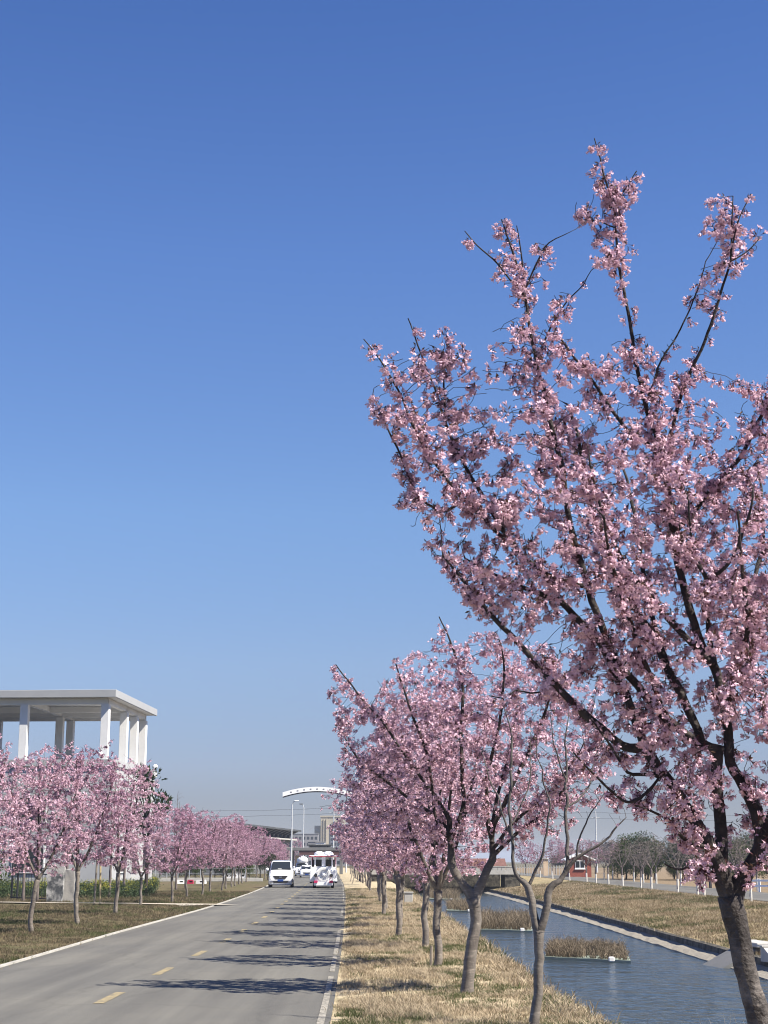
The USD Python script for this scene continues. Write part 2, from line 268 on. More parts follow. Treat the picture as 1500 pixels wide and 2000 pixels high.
ys_near = np.concatenate([np.arange(-16, 16, 4.0), np.arange(16, 60, 0.5), np.arange(60, 140, 1.5), np.arange(140, 300, 5), np.arange(300, YEND + 1, 20)])

def strip(lines, ys, noise_amp=0.0, seed=0):
    """lines: [(x(y), z)] from left to right; a quilt between them"""
    L = len(lines); v = np.zeros((len(ys), L, 3))
    for k, (fx, z) in enumerate(lines):
        v[:, k, 0] = fx(ys); v[:, k, 1] = ys; v[:, k, 2] = z
    if noise_amp:
        w = np.ones(L); w[0] = w[-1] = 0
        v[:, :, 2] += noise_amp * w * (meshkit.fbm(v * [0.9, 0.9, 0], 3, seed) - 0.5) * 2
    i, j = np.meshgrid(np.arange(len(ys) - 1), np.arange(L - 1), indexing='ij')
    q = np.stack([i * L + j, i * L + j + 1, (i + 1) * L + j + 1, (i + 1) * L + j], -1).reshape(-1, 4)
    return v.reshape(-1, 3), q
def off(f, d): return lambda y: f(y) + d
def between(f, g, t): return lambda y: f(y) * (1 - t) + g(y) * t

# --- land
far = [(lambda y: np.full_like(y, x), 0.0) for x in (-1500, -600, -200, -100, -60, -40, -30)]
left_lines = far + [(lambda y, d=d: left_edge(y) - d, 0.0) for d in (14, 11, 9, 7, 5.5, 4, 3, 2, 1.2, 0.6, -0.3)]
part(None, 'ground', strip(left_lines, ys_near, 0.06, 3), 'ground_left', True, kind='structure')
LV = [(off(right_edge, -0.4), -0.02), (off(right_edge, 0.15), 0.0)] + [(between(right_edge, bank_edge, t), 0.01) for t in (0.14, 0.25, 0.36, 0.47, 0.58, 0.69, 0.8, 0.9)] + [(bank_edge, -0.02), (off(bank_edge, 0.22), -0.16), (off(bank_edge, 0.9), -0.9), (off(bank_edge, 1.7), -1.9)]
part(None, 'grass_verge', strip(LV, ys_near, 0.05, 5), 'ground_verge', True, kind='structure')
part(None, 'canal_bed', strip([(off(bank_edge, 1.3), -1.85), (off(water_far, 0.6), -1.85)], ys_near), 'ground_soil', kind='structure')
wl = -1.2
part(None, 'canal_water', strip([(off(bank_edge, 0.7), wl), (between(bank_edge, water_far, 0.5), wl), (off(water_far, 0.35), wl)], ys_near), 'water', kind='structure')
SL = [(off(water_far, 0.86), -0.8)] + [(between(off(water_far, 0.86), bank_top, t), -0.8 + 0.83 * t ** 0.85) for t in (0.12, 0.25, 0.4, 0.55, 0.7, 0.82, 0.92)] + [(bank_top, 0.02), (off(bank_top, 0.8), 0.02)]
part(None, 'river_bank', strip(SL, ys_near, 0.14, 9), 'ground_slope', True, kind='structure')
farr = [(lambda y, x=x: np.full_like(y, x), 0.0) for x in (60, 100, 200, 600, 1500)]
part(None, 'far_bank', strip([(off(bank_top, 0.75), 0.0), (off(bank_top, 7.3), 0.0), (off(bank_top, 12), 0.0), (off(bank_top, 20), 0.0)] + farr, ys_near), 'ground_soil', True, kind='structure')
part(None, 'plain', (np.array([[-4000, YEND, -0.01], [4000, YEND, -0.01], [4000, 6000, -0.01], [-4000, 6000, -0.01]], float), [[0, 1, 2, 3]]), 'ground_left', kind='structure')
part(None, 'field_behind', (np.array([[-1500, -300, -0.03], [1500, -300, -0.03], [1500, -16, -0.03], [-1500, -16, -0.03]], float), [[0, 1, 2, 3]]), 'ground_left', kind='structure')

# --- road with its markings
road = thing('road', kind='structure')
part(road, 'surface', strip([(off(left_edge, -0.02), 0.012), (between(left_edge, right_edge, 0.25), 0.03), (between(left_edge, right_edge, 0.5), 0.04), (between(left_edge, right_edge, 0.75), 0.03), (off(right_edge, 0.05), 0.012)], ys_near), 'asphalt', True)
def mark(f, w, y0, y1, z, step=1.0):
    ys = np.linspace(y0, y1, max(2, int((y1 - y0) / step) + 1)); return strip([(off(f, -w / 2), z), (off(f, w / 2), z)], ys)
y = 24.86 - 1.0 - 5.87 * 2
while y < 150:
    part(road, 'lane_dash', mark(centre, 0.16, y, y + 2.0, 0.0455), 'line_yellow'); y += 5.87
a = 18.0; rs = np.random.default_rng(4)
ew = []
while a < 190:      # worn right-hand line, missing in places
    b = a + rs.uniform(3, 10) * (1 + a / 80)
    if rs.random() < 0.8: part(road, 'edge_line', mark(off(right_edge, -0.08), 0.10, a, b, 0.0222), 'line_white')
    a = b + rs.uniform(0.2, 1.2)
kb = MB(); v, q = strip([(off(left_edge, -0.13), -0.05), (off(left_edge, -0.125), 0.045), (off(left_edge, -0.02), 0.045), (off(left_edge, -0.015), 0.0)], ys_near); kb.add(v, q)
part(None, 'kerb', kb.get(), 'kerb', kind='structure')
# --- footpath that joins from the left, far-bank road
pp = np.array([(-30, 87), (-22, 82.2), (-16, 79.6), (-12.5, 78.6), (-10.2, 77.6), (-8.3, 75.6)]); pw = np.array([1.0, 1.0, 1.0, 1.1, 1.6, 3.2])
s = PchipInterpolator(np.arange(6), pp); sw = PchipInterpolator(np.arange(6), pw); tt = np.linspace(0, 5, 40); c = s(tt); d = np.gradient(c, axis=0); d /= np.linalg.norm(d, axis=1, keepdims=True); nrm = np.stack([-d[:, 1], d[:, 0]], 1) * sw(tt)[:, None] / 2
v = np.zeros((40, 2, 3)); v[:, 0, :2] = c - nrm; v[:, 1, :2] = c + nrm; v[:, :, 2] = 0.07
i = np.arange(39); part(None, 'footpath', (v.reshape(-1, 3), np.stack([i * 2, i * 2 + 1, i * 2 + 3, i * 2 + 2], 1)), 'path', kind='structure')
part(None, 'far_road', strip([(off(bank_top, 1.5), 0.03), (off(bank_top, 7.0), 0.03)], ys_near), 'asphalt', kind='structure')
# --- stone foot of the far bank and its dark kerb wall
rev = thing('stone_revetment', 'pale stone apron along the far water edge under the dry slope', 'embankment')
ry = np.concatenate([np.arange(20, 150, 1.1), np.arange(150, 300, 5)])
v, q = strip([(off(water_far, 0.0), -1.5), (off(water_far, 0.02), -1.16), (off(water_far, 0.3), -1.08), (off(water_far, 0.6), -1.0)], ry)
v[:, 2] += (meshkit.fbm(v * [3, 1.2, 0], 3, 2) - 0.5) * 0.10; v[:, 0] += (meshkit.fbm(v * [0.5, 0.8, 0], 3, 8) - 0.5) * 0.2
part(rev, 'apron', (v, q), 'rubble')
v, q = strip([(off(water_far, 0.58), -1.1), (off(water_far, 0.6), -0.79), (off(water_far, 0.85), -0.77), (off(water_far, 0.95), -0.9)], ry)
v[:, 2] += (meshkit.fbm(v * [0.0, 0.15, 0], 2, 5) - 0.5) * 0.06
part(rev, 'kerb_wall', (v, q), 'curb_dark')

# ------------------------------------------------------------------ trees
def polyline_nodes(poly, step):
    """poly: rows x, y, z, r -> evenly spaced rows"""
    p = np.asarray(poly, float); d = np.r_[0, np.cumsum(np.linalg.norm(np.diff(p[:, :3], axis=0), axis=1))]
    n = max(2, int(round(d[-1] / step)) + 1); f = PchipInterpolator(d, p); return f(np.linspace(0, d[-1], n))

class Skeleton:
    def __init__(s): s.P = []; s.par = []; s.R = []; s.limb = []; s.spire = []
    def add_line(s, poly, step, limb, parent=None, spire=False):
        q = polyline_nodes(poly, step); start = 0
        if parent is None and s.P:
            d = np.linalg.norm(np.array(s.P) - q[0, :3], axis=1); parent = int(d.argmin())
        last = parent if parent is not None else -1
        for k in range(len(q)):
            if k == 0 and last >= 0 and np.linalg.norm(np.array(s.P[last]) - q[0, :3]) < step * 0.6: continue
            s.P.append(q[k, :3]); s.par.append(last); s.R.append(q[k, 3]); s.limb.append(limb); s.spire.append(spire); last = len(s.P) - 1
    def colonize(s, att, step, infl, kill, iters, up=0.15, rng=None, jitter=0.15):
        att = np.asarray(att, float); rng = rng or np.random.default_rng(1)
        alive = np.ones(len(att), bool)
        for _ in range(iters):
            P = np.array(s.P); t = cKDTree(P); A = att[alive]
            if not len(A): break
            d, k = t.query(A, distance_upper_bound=infl); ok = np.isfinite(d)
            if not ok.any(): break
            dirs = np.zeros((len(P), 3)); dv = A[ok] - P[k[ok]]; dv /= np.linalg.norm(dv, axis=1, keepdims=True) + 1e-9
            np.add.at(dirs, k[ok], dv); grow = np.unique(k[ok])
            new = 0
            for g in grow:
                v = dirs[g]; nv = np.linalg.norm(v)
                if nv < 1e-6: continue
                v = v / nv; v = v + np.array([0, 0, up]) + rng.normal(0, jitter, 3)
                if s.par[g] >= 0:
                    w = P[g] - P[s.par[g]]; v = v + 0.45 * w / (np.linalg.norm(w) + 1e-9)
                v /= np.linalg.norm(v); s.P.append(P[g] + v * step); s.par.append(int(g)); s.R.append(0.0); s.limb.append(s.limb[g]); s.spire.append(False); new += 1
            t2 = cKDTree(np.array(s.P[-new:])) if new else None
            if t2 is not None:
                d2, _ = t2.query(att, distance_upper_bound=kill); alive &= ~np.isfinite(d2)
    def finish(s, tip=0.0028, expo=2.35, crook=0.05):
        n = len(s.P); s.P = np.array(s.P); s.par = np.array(s.par); s.R = np.array(s.R); s.limb = np.array(s.limb); s.spire = np.array(s.spire)
        acc = np.zeros(n); kids = [[] for _ in range(n)]
        for k in range(n):
            if s.par[k] >= 0: kids[s.par[k]].append(k)
        r = np.zeros(n); dist = np.zeros(n)
        for k in range(n - 1, -1, -1):
            r[k] = max(tip, (acc[k]) ** (1 / expo)); 
            if s.R[k] > 0: r[k] = s.R[k]
            if s.par[k] >= 0:
                acc[s.par[k]] += r[k] ** expo; dist[s.par[k]] = max(dist[s.par[k]], dist[k] + 1)
        for k in range(n):
            if s.par[k] >= 0 and s.R[k] == 0: r[k] = min(r[k], 0.92 * r[s.par[k]])
        s.P = s.P + np.stack([meshkit.fbm(s.P * 2.6, 3, q) - .5 for q in (51, 52, 53)], 1) * crook * np.clip(s.P[:, 2:] - s.P[0, 2] + .1, 0, 1)
        s.r = np.maximum(r, tip); s.kids = kids; s.tipdist = dist
        # chains
        s.chains = []
        roots = [k for k in range(n) if s.par[k] < 0]; stack = [(k, -1) for k in roots]
        while stack:
            k, p = stack.pop(); ch = [] if p < 0 else [p]; first = k
            while True:
                ch.append(k); c = s.kids[k]
                if not c: break
                same = sorted(c, key=lambda j: (s.limb[j] == s.limb[k], s.r[j], s.tipdist[j]), reverse=True)
                if s.limb[same[0]] != s.limb[k]:
                    for o in same: stack.append((o, k))
                    break
                for o in same[1:]: stack.append((o, k))
                k = same[0]
            s.chains.append((first, ch))
        return s
    def wood(s, limbs, rmin=0.0, rmax=9.0):
        m = MB()
        for first, ch in s.chains:
            if s.limb[first] not in limbs or len(ch) < 2: continue
            rr = s.r[ch].copy(); rr[0] = min(rr[0], rr[1] * 1.25) if ch[0] != first else rr[0]
            big = rr.max(); sides = 14 if big > 0.06 else 9 if big > 0.03 else 6 if big > 0.012 else 4 if big > 0.006 else 3
            pts = s.P[ch].copy()
            if ch[0] != first: pts[0] = pts[0] * 1.45 - pts[1] * 0.45 if rr[1] > 0.55 * s.r[ch[0]] else pts[0] * 0.75 + pts[1] * 0.25
            v, f = tube(pts, rr, sides, big > 0.01)
            if big > 0.03: 
                v = v + (meshkit.fbm(v * 6.0, 3, 3)[:, None] - 0.5) * np.clip(np.repeat(rr, sides)[:, None] if len(v) == len(ch) * sides else np.r_[np.repeat(rr, sides), rr[0], rr[-1]][:, None], 0, 0.12) * 0.5
            m.add(v, f)
        return m.get() if m.v else None

def rand_dirs(n, rng):
    v = rng.normal(size=(n, 3)); return v / (np.linalg.norm(v, axis=1, keepdims=True) + 1e-9)
def frames(ax, rng):
    a = np.cross(ax, rand_dirs(len(ax), rng)); a /= np.linalg.norm(a, axis=1, keepdims=True) + 1e-9
    return a, np.cross(ax, a)
def stamp(T, faces, C, a, b, n, size):
    """copies of template T (k,3) in frames a, b, n"""
    V = C[:, None] + size[:, None, None] * (T[None, :, 0:1] * a[:, None] + T[None, :, 1:2] * b[:, None] + T[None, :, 2:3] * n[:, None])
    F = np.asarray(faces)[None] + (np.arange(len(C)) * len(T))[:, None, None]
    return V.reshape(-1, 3), F.reshape(-1, 3)
def flower_template(fine=True, cup=0.75, w=1.0):
    V = [(0, 0, 0)]; F = []
    for k in range(5):
        t = k * 2 * math.pi / 5
        def pt(r, da, z): return (r * math.cos(t + da), r * math.sin(t + da), z)
        o = len(V)
        if fine:
            V += [pt(0.34 * w, 0.5, 0.34 * cup), pt(0.47 * w, 0.0, 0.42 * cup), pt(0.34 * w, -0.5, 0.34 * cup), pt(0.55 * w, 0.26, 0.60 * cup), pt(0.55 * w, -0.26, 0.60 * cup)]
            F += [(0, o + 2, o), (0, o + 2 + 0, o + 2), (o, o + 1 + 0, o + 3)] if False else [(0, o + 1, o), (0, o + 2, o + 1), (o, o + 1, o + 3), (o + 1, o + 2, o + 4), (o + 1, o + 4, o + 3)]
        else:
            V += [pt(0.42 * w, 0.5, 0.42 * cup), pt(0.42 * w, -0.5, 0.42 * cup), pt(0.57 * w, 0, 0.6 * cup)]
            F += [(0, o + 1, o), (o, o + 1, o + 2)]
    return np.array(V, float), F
SHAPES = ((0.35, 1.05), (0.8, 1.0), (1.5, 0.62))
FL_FINES = [flower_template(True, c, w) for c, w in SHAPES]; FL_MIDS = [flower_template(False, c, w) for c, w in SHAPES]; FL_FINE = FL_FINES[0][0]; FL_MID, FL_MID_F = FL_MIDS[1]
# calyx with its stalk: from the flower's base back along the axis
CAL = np.array([(0.10, 0, 0.02), (-0.05, 0.087, 0.02), (-0.05, -0.087, 0.02), (0.03, 0, -0.3), (-0.015, 0.026, -0.3), (-0.015, -0.026, -0.3), (0, 0, -0.95)], float)
CAL_F = [(0, 1, 4), (0, 4, 3), (1, 2, 5), (1, 5, 4), (2, 0, 3), (2, 3, 5), (3, 4, 6), (4, 5, 6), (5, 3, 6)]
LEAF = np.array([(0, 0, 0), (0.2, 0.4, 0.1), (-0.2, 0.4, 0.1), (0, 1, 0)], float); LEAF_F = [(0, 1, 3), (0, 3, 2)]

def blossom_clusters(sk, rng, per_node, rmax, size, limbs=None, gap_scale=2.0, gap=0.42, fine=True, spread=0.035, nfl=(3, 6), hang=0.75, leaf_frac=0.35, clump=0.12):
    """umbels of drooping flowers on the spurs of thin wood; returns (petals, calyces, leaves)"""
    idx = np.where((sk.r < rmax) & (sk.par >= 0))[0]
    if limbs is not None: idx = idx[np.isin(sk.limb[idx], list(limbs))]
    g = meshkit.fbm(sk.P[idx] * gap_scale, 3, 31)
    prob = per_node * np.clip((g - gap) / clump + 0.5, 0.04, 1.0); prob = np.where(sk.R[idx] > 0, np.maximum(prob, 0.42 * per_node), prob) * np.where(sk.spire[idx], 0.55, 1.0); prob = np.where(sk.tipdist[idx] == 0, np.maximum(prob, 0.4 * per_node), prob)
    n = rng.poisson(prob); idx = np.repeat(idx, n)
    if not len(idx): return None, None, None
    A = sk.P[sk.par[idx]]; B = sk.P[idx]; C = A + (B - A) * rng.random((len(idx), 1))
    ax = B - A; ax /= np.linalg.norm(ax, axis=1, keepdims=True) + 1e-9
    side = np.cross(ax, rand_dirs(len(idx), rng)); side /= np.linalg.norm(side, axis=1, keepdims=True) + 1e-9
    spur = C + side * (sk.r[idx][:, None] + rng.uniform(0.005, 0.022, (len(idx), 1)))
    k = rng.integers(nfl[0], nfl[1], len(idx)); own = np.repeat(np.arange(len(idx)), k)
    dirs = side[own] * 0.8 + rand_dirs(len(own), rng) * 0.6 - np.array([0, 0, hang]); dirs /= np.linalg.norm(dirs, axis=1, keepdims=True) + 1e-9
    base = spur[own] + dirs * (spread * rng.uniform(0.45, 1.3, (len(own), 1)))
    sz = size * rng.uniform(0.6, 1.2, len(own)); a, b = frames(dirs, rng)
    form = rng.choice(3, len(own), p=(.36, .42, .22)); pm = MB()
    for q in range(3):
        o = form == q
        T, TF = (FL_FINES if fine else FL_MIDS)[q]
        if o.any(): pm.add(*stamp(T, TF, base[o], a[o], b[o], dirs[o], sz[o]))
    pet = pm.get()
    cal = stamp(CAL, CAL_F, base, a, b, dirs, np.full(len(own), max(spread, size * 0.9)))
    m = rng.random(len(idx)) < leaf_frac; li = np.repeat(np.where(m)[0], 2)
    ld = side[li] + rand_dirs(len(li), rng) * 0.7 + np.array([0, 0, 0.5]); ld /= np.linalg.norm(ld, axis=1, keepdims=True) + 1e-9
    la, lb = frames(ld, rng); lv = stamp(LEAF, LEAF_F, spur[li], la, ld, lb, size * rng.uniform(0.5, 1.1, len(li)))
    return pet, cal, lv

def in_poly_points(poly, n, rng):
    P = Polygon(poly); x0, y0, x1, y1 = P.bounds; out = []
    while len(out) < n:
        q = rng.uniform((x0, y0), (x1, y1), (n, 2)); ok = shapely.contains_xy(P, q[:, 0], q[:, 1]); out += list(q[ok])
    return np.array(out[:n]), P
def traced(px, Y0, Y1, k_r=0.72):
    """rows (x, y, r) measured on the tree at the distance Y -> world rows"""
    n = len(px); out = []
    for k, (x, yy, r) in enumerate(px):
        Y = Y0 + (Y1 - Y0) * k / max(1, n - 1); p = at_depth(x, yy, Y); out.append((*p, k_r * r * Y / FPX))
    return out

def crown_attractors(poly, n, Yc, maxh, rng, k=0.75, base=0.2):
    q, P = in_poly_points(poly, n, rng); d = shapely.distance(P.exterior, shapely.points(q)) * Yc / FPX
    h = np.minimum(maxh, base + k * d); Y = Yc + rng.uniform(-1, 1, n) * h
    return np.array([at_depth(x, yy, Yk) for (x, yy), Yk in zip(q, Y)])

# ---- the big tree in front
def big_tree():
    Y = 12.5; sk = Skeleton(); rng = np.random.default_rng(21); st = 0.07
    T = [(1503, 2240, 44), (1498, 2150, 37), (1492, 2060, 33), (1478, 1975, 31), (1456, 1890, 29), (1437, 1815, 31), (1425, 1752, 35)]
    sk.add_line(traced(T, Y, Y), st, 0)
    count = [0]
    def L(limb, y0, y1, *px, spire=False):
        count[0] += 1; sk.add_line(traced(px, Y + y0, Y + y1), st, count[0], spire=spire)
    # left limb
    L(1, 0, -.25, (1430, 1790, 26), (1416, 1730, 26), (1393, 1665, 19), (1330, 1563, 16), (1285, 1500, 15), (1258, 1462, 14), (1232, 1462, 12), (1171, 1420, 11), (1110, 1368, 10), (1080, 1334, 9), (1036, 1282, 8), (980, 1225, 7), (937, 1173, 5.5), (898, 1126, 4), (866, 1085, 2.5))
    L(2, -.15, .5, (1262, 1464, 12), (1250, 1430, 11), (1231, 1382, 11), (1192, 1292, 10), (1173, 1250, 10), (1128, 1206, 9), (1093, 1173, 8), (1050, 1156, 7), (1010, 1140, 5.5), (958, 1118, 4), (905, 1090, 2.5))
    # middle stem and the limb to the left from it
    L(3, 0, .1, (1430, 1785, 24), (1420, 1735, 24), (1408, 1690, 19), (1408, 1650, 17), (1405, 1580, 16), (1402, 1520, 15), (1402, 1462, 15))
    L(4, .1, .0, (1402, 1462, 15), (1369, 1450, 13), (1324, 1421, 12), (1282, 1379, 12), (1240, 1334, 11), (1204, 1287, 11), (1178, 1228, 10), (1162, 1186, 10), (1149, 1143, 9.5), (1127, 1074, 9), (1114, 1026, 8), (1105, 970, 8), (1084, 863, 7), (1070, 800, 6), (1055, 740, 5), (1041, 677, 4.5), (1027, 590, 4), (1004, 500, 3), (978, 428, 1.6))
    L(4, 0, .5, (1149, 1143, 8), (1110, 1137, 7.5), (1060, 1115, 7), (1012, 1074, 6.5), (970, 1014, 6), (940, 966, 5.5), (910, 918, 5), (885, 860, 4.5), (866, 810, 4), (859, 786, 3.5))
    L(4, .5, .55, (859, 786, 3.2), (829, 705, 2.6), (796, 622, 1.6), spire=True)
    L(4, .3, -.1, (1012, 1074, 6), (964, 1032, 5.5), (916, 987, 5), (868, 930, 4.5), (814, 849, 4), (781, 768, 3), (754, 717, 2.6))
    L(4, -.1, -.15, (754, 717, 2.4), (735, 690, 2), (710, 662, 1.4), spire=True)
    L(2, .3, .1, (868, 1000, 4), (814, 969, 3.6), (787, 897, 3), (754, 831, 2.5), (727, 771, 1.4))
    L(4, .3, .4, (868, 819, 3.2), (868, 741, 2.6), (880, 664, 1.4), spire=True)
    L(4, .1, .3, (1027, 590, 3), (967, 511, 2.4), (929, 479, 2), (906, 452, 1.4), spire=True)
    L(4, .1, -.2, (1027, 590, 3), (1020, 517, 2.4), (1009, 440, 1.4), spire=True)
    L(4, .1, -.1, (1025, 570, 3), (1047, 517, 2.5), (1068, 479, 2), (1100, 462, 1.4), spire=True)
    L(4, .1, .0, (1050, 700, 3), (1095, 606, 2.2), (1140, 553, 1.4), spire=True)
    # right fork, rising through the middle to the highest shoot
    L(5, 0, .35, (1428, 1795, 26), (1440, 1735, 27), (1462, 1702, 21), (1484, 1640, 19), (1480, 1592, 18), (1464, 1555, 17), (1442, 1516, 15), (1425, 1480, 14), (1419, 1396, 13), (1411, 1348, 13), (1397, 1306, 12.5), (1374, 1262, 12), (1352, 1210, 11), (1338, 1160, 11), (1323, 1095, 10), (1315, 1035, 10), (1305, 960, 9), (1299, 910, 8), (1285, 855, 7), (1263, 799, 6.5), (1239, 700, 5.5), (1230, 625, 5), (1221, 580, 4.5), (1209, 514, 4), (1200, 418, 3.2), (1180, 340, 2.6), (1160, 268, 1.6))
    L(5, .35, .3, (1200, 410, 2.6), (1222, 366, 2.2), (1243, 332, 1.5))
    L(5, .35, .3, (1204, 450, 2.4), (1165, 432, 2), (1130, 430, 1.4))
    L(6, .3, .1, (1297, 905, 6.5), (1263, 864, 6), (1230, 840, 5.5), (1200, 804, 5), (1140, 724, 4), (1095, 661, 3))
    L(6, .3, .5, (1319, 1040, 8), (1365, 987, 7), (1404, 942, 6.5), (1443, 894, 6), (1476, 831, 5.5), (1500, 789, 5), (1535, 700, 4), (1560, 600, 2))
    L(6, .3, -.2, (1300, 905, 5), (1332, 769, 5), (1365, 691, 4.4), (1395, 610, 4), (1419, 538, 3.4), (1428, 496, 3), (1431, 385, 1.6))
    L(6, -.2, -.25, (1428, 500, 2.4), (1440, 445, 2), (1466, 380, 1.5), spire=True)
    L(6, -.2, -.15, (1425, 510, 2.2), (1455, 495, 2), (1484, 465, 1.5))
    L(6, .2, .3, (1262, 800, 3), (1278, 730, 2.8), (1320, 655, 2.4), (1356, 580, 2), (1378, 510, 1.4), spire=True)
    L(7, .1, -.5, (1390, 1296, 10), (1346, 1253, 9), (1302, 1208, 8), (1260, 1155, 7), (1227, 1113, 6), (1195, 1050, 5), (1170, 980, 4), (1150, 900, 3))
    L(8, .1, .7, (1372, 1448, 11), (1335, 1360, 12), (1293, 1281, 12), (1272, 1240, 11), (1251, 1206, 10), (1228, 1165, 9), (1205, 1130, 8), (1180, 1085, 7), (1161, 1032, 6.5), (1152, 990, 6), (1146, 945, 5.5), (1131, 870, 5), (1110, 789, 3.5))
    L(9, .2, -.9, (1400, 1310, 7), (1374, 1155, 7), (1378, 1131, 7), (1362, 1101, 6), (1350, 1060, 4), (1345, 980, 3))
    L(9, -.6, -1.0, (1380, 1132, 5.5), (1419, 1104, 5), (1450, 1040, 4), (1470, 960, 3))
    # limbs that leave the frame on the right, limbs towards and away from the viewer
    L(10, 0, .3, (1484, 1640, 16), (1540, 1520, 14), (1585, 1380, 12), (1600, 1200, 10), (1590, 1020, 7), (1600, 860, 3))
    L(10, .1, -.5, (1540, 1520, 11), (1640, 1420, 9), (1720, 1260, 7), (1760, 1080, 3))
    L(11, 0, -1.3, (1419, 1396, 9), (1440, 1320, 8), (1460, 1230, 7), (1450, 1120, 5), (1440, 1000, 3))
    L(11, 0, 1.4, (1415, 1370, 9), (1450, 1270, 8), (1470, 1160, 6.5), (1490, 1040, 5), (1480, 900, 3))
    L(11, .1, -1.2, (1300, 1395, 8), (1240, 1240, 7), (1200, 1120, 5), (1180, 1010, 3))
    L(11, .3, 1.4, (1290, 1275, 8), (1260, 1130, 7), (1240, 1010, 5), (1215, 900, 3))
    # low side shoots
    L(12, -.05, -.5, (1380, 1652, 6), (1363, 1648, 6), (1330, 1628, 5), (1307, 1600, 4.5), (1285, 1588, 3.5), (1240, 1572, 2))
    L(12, -.1, -.6, (1290, 1510, 5), (1234, 1511, 4.5), (1204, 1474, 4), (1181, 1441, 3), (1150, 1400, 2))
    L(12, -.1, -.7, (1285, 1520, 4.5), (1223, 1564, 4), (1195, 1544, 3.5), (1165, 1518, 3), (1120, 1470, 2))
    L(12, 0, -.4, (1405, 1690, 6), (1365, 1690, 4), (1330, 1700, 3), (1300, 1690, 2))
    L(12, 0, -.4, (1440, 1725, 6), (1470, 1690, 4), (1500, 1680, 3), (1530, 1650, 2))
    L(12, -.2, -.4, (1080, 1334, 3), (1045, 1352, 2.4), (1010, 1346, 2.2), (985, 1362, 1.8), (955, 1358, 1.4))
    poly = [(722, 700), (790, 700), (868, 650), (945, 690), (985, 600), (965, 530), (1055, 520), (1105, 580), (1125, 720), (1170, 700), (1245, 655), (1300, 720), (1380, 800), (1440, 800), (1470, 740), (1560, 700), (1750, 900), (1800, 1200), (1750, 1450), (1640, 1600), (1500, 1700), (1340, 1715), (1290, 1600), (1200, 1570), (1120, 1420), (1050, 1340), (1015, 1270), (905, 1200), (850, 1105), (790, 1025), (748, 945), (800, 915), (726, 790)]
    att = crown_attractors(poly, 7500, Y, 1.55, rng)
    low = np.clip((3.6 - att[:, 2]) / 1.2, 0, 1); att = att[rng.random(len(att)) > 0.6 * low]     # thinner low down, where the limbs show
    for cx, cy, rr_, nn in ((1195, 480, 52, 60), (1215, 380, 40, 40), (1165, 390, 40, 40), (1420, 500, 55, 60), (1390, 590, 35, 30), (1030, 520, 60, 60), (1240, 690, 60, 50), (1400, 440, 40, 30), (1160, 430, 40, 25)):
        ang = rng.uniform(0, 6.28, nn); q = np.sqrt(rng.random(nn)) * rr_
        att = np.vstack([att, [at_depth(cx + math.cos(t) * d, cy + math.sin(t) * d, Y + .2 + rng.uniform(-.25, .25)) for t, d in zip(ang, q)]])
    sk.colonize(att, st, 0.7, 0.135, 36, 0.12, rng)
    sk.finish()
    t = thing('cherry_tree', 'largest pink cherry tree in the foreground with dark crooked trunk at the right edge', 'tree', sk.P[0])
    base = sk.P[0].copy(); sh = lambda m: (m[0] - base, m[1])
    # root flare joins the trunk mesh
    part(t, 'trunk', sh(sk.wood({0})), 'bark_near', True)
    tot = 0
    for l in range(1, count[0] + 1):
        w = sk.wood({l})
        if w is None: continue
        lp = part(t, 'limb', sh(w), 'bark_near', True)
        pet, cal, lv = blossom_clusters(sk, rng, 1.55, 0.023, 0.043, {l}, 3.6, 0.475, True, spread=0.058, nfl=(5, 10), leaf_frac=0.8, clump=0.09)
        if pet is None: continue
        tot += len(pet[0]) // len(FL_FINE)
        part(lp, 'blossoms', sh(pet), 'petal', True, kind='stuff'); part(lp, 'flower_stalks', sh(cal), 'calyx', kind='stuff'); part(lp, 'young_leaves', sh(lv), 'bronze_leaf', kind='stuff')
    print('big tree nodes', len(sk.P), 'flowers', tot)
    return t
big_tree()

# ---- the second tree of the row (its fork and limbs measured), then kinds that repeat down the rows
def emit_tree(name, sk, label, rng, group=None, bark='bark_grey', limbs_bark=None, fl=None, loc=None, petal='petal', cat='tree'):
    base = np.array(sk.P[0]).copy(); sh = lambda m: (m[0] - base, m[1])
    t = thing(name, label, cat, base if loc is None else loc, group=group)
    part(t, 'trunk', sh(sk.wood({0})), bark, True)
    w = sk.wood(set(range(1, 40)))
    part(t, 'limbs', sh(w), limbs_bark or bark, True)
    if fl:
        pet, cal, lv = blossom_clusters(sk, rng, **fl)
        part(t, 'blossoms', sh(pet), petal, True, kind='stuff'); part(t, 'flower_stalks', sh(cal), 'calyx', kind='stuff')
        if lv is not None and len(lv[0]): part(t, 'young_leaves', sh(lv), 'bronze_leaf', kind='stuff')
    return t

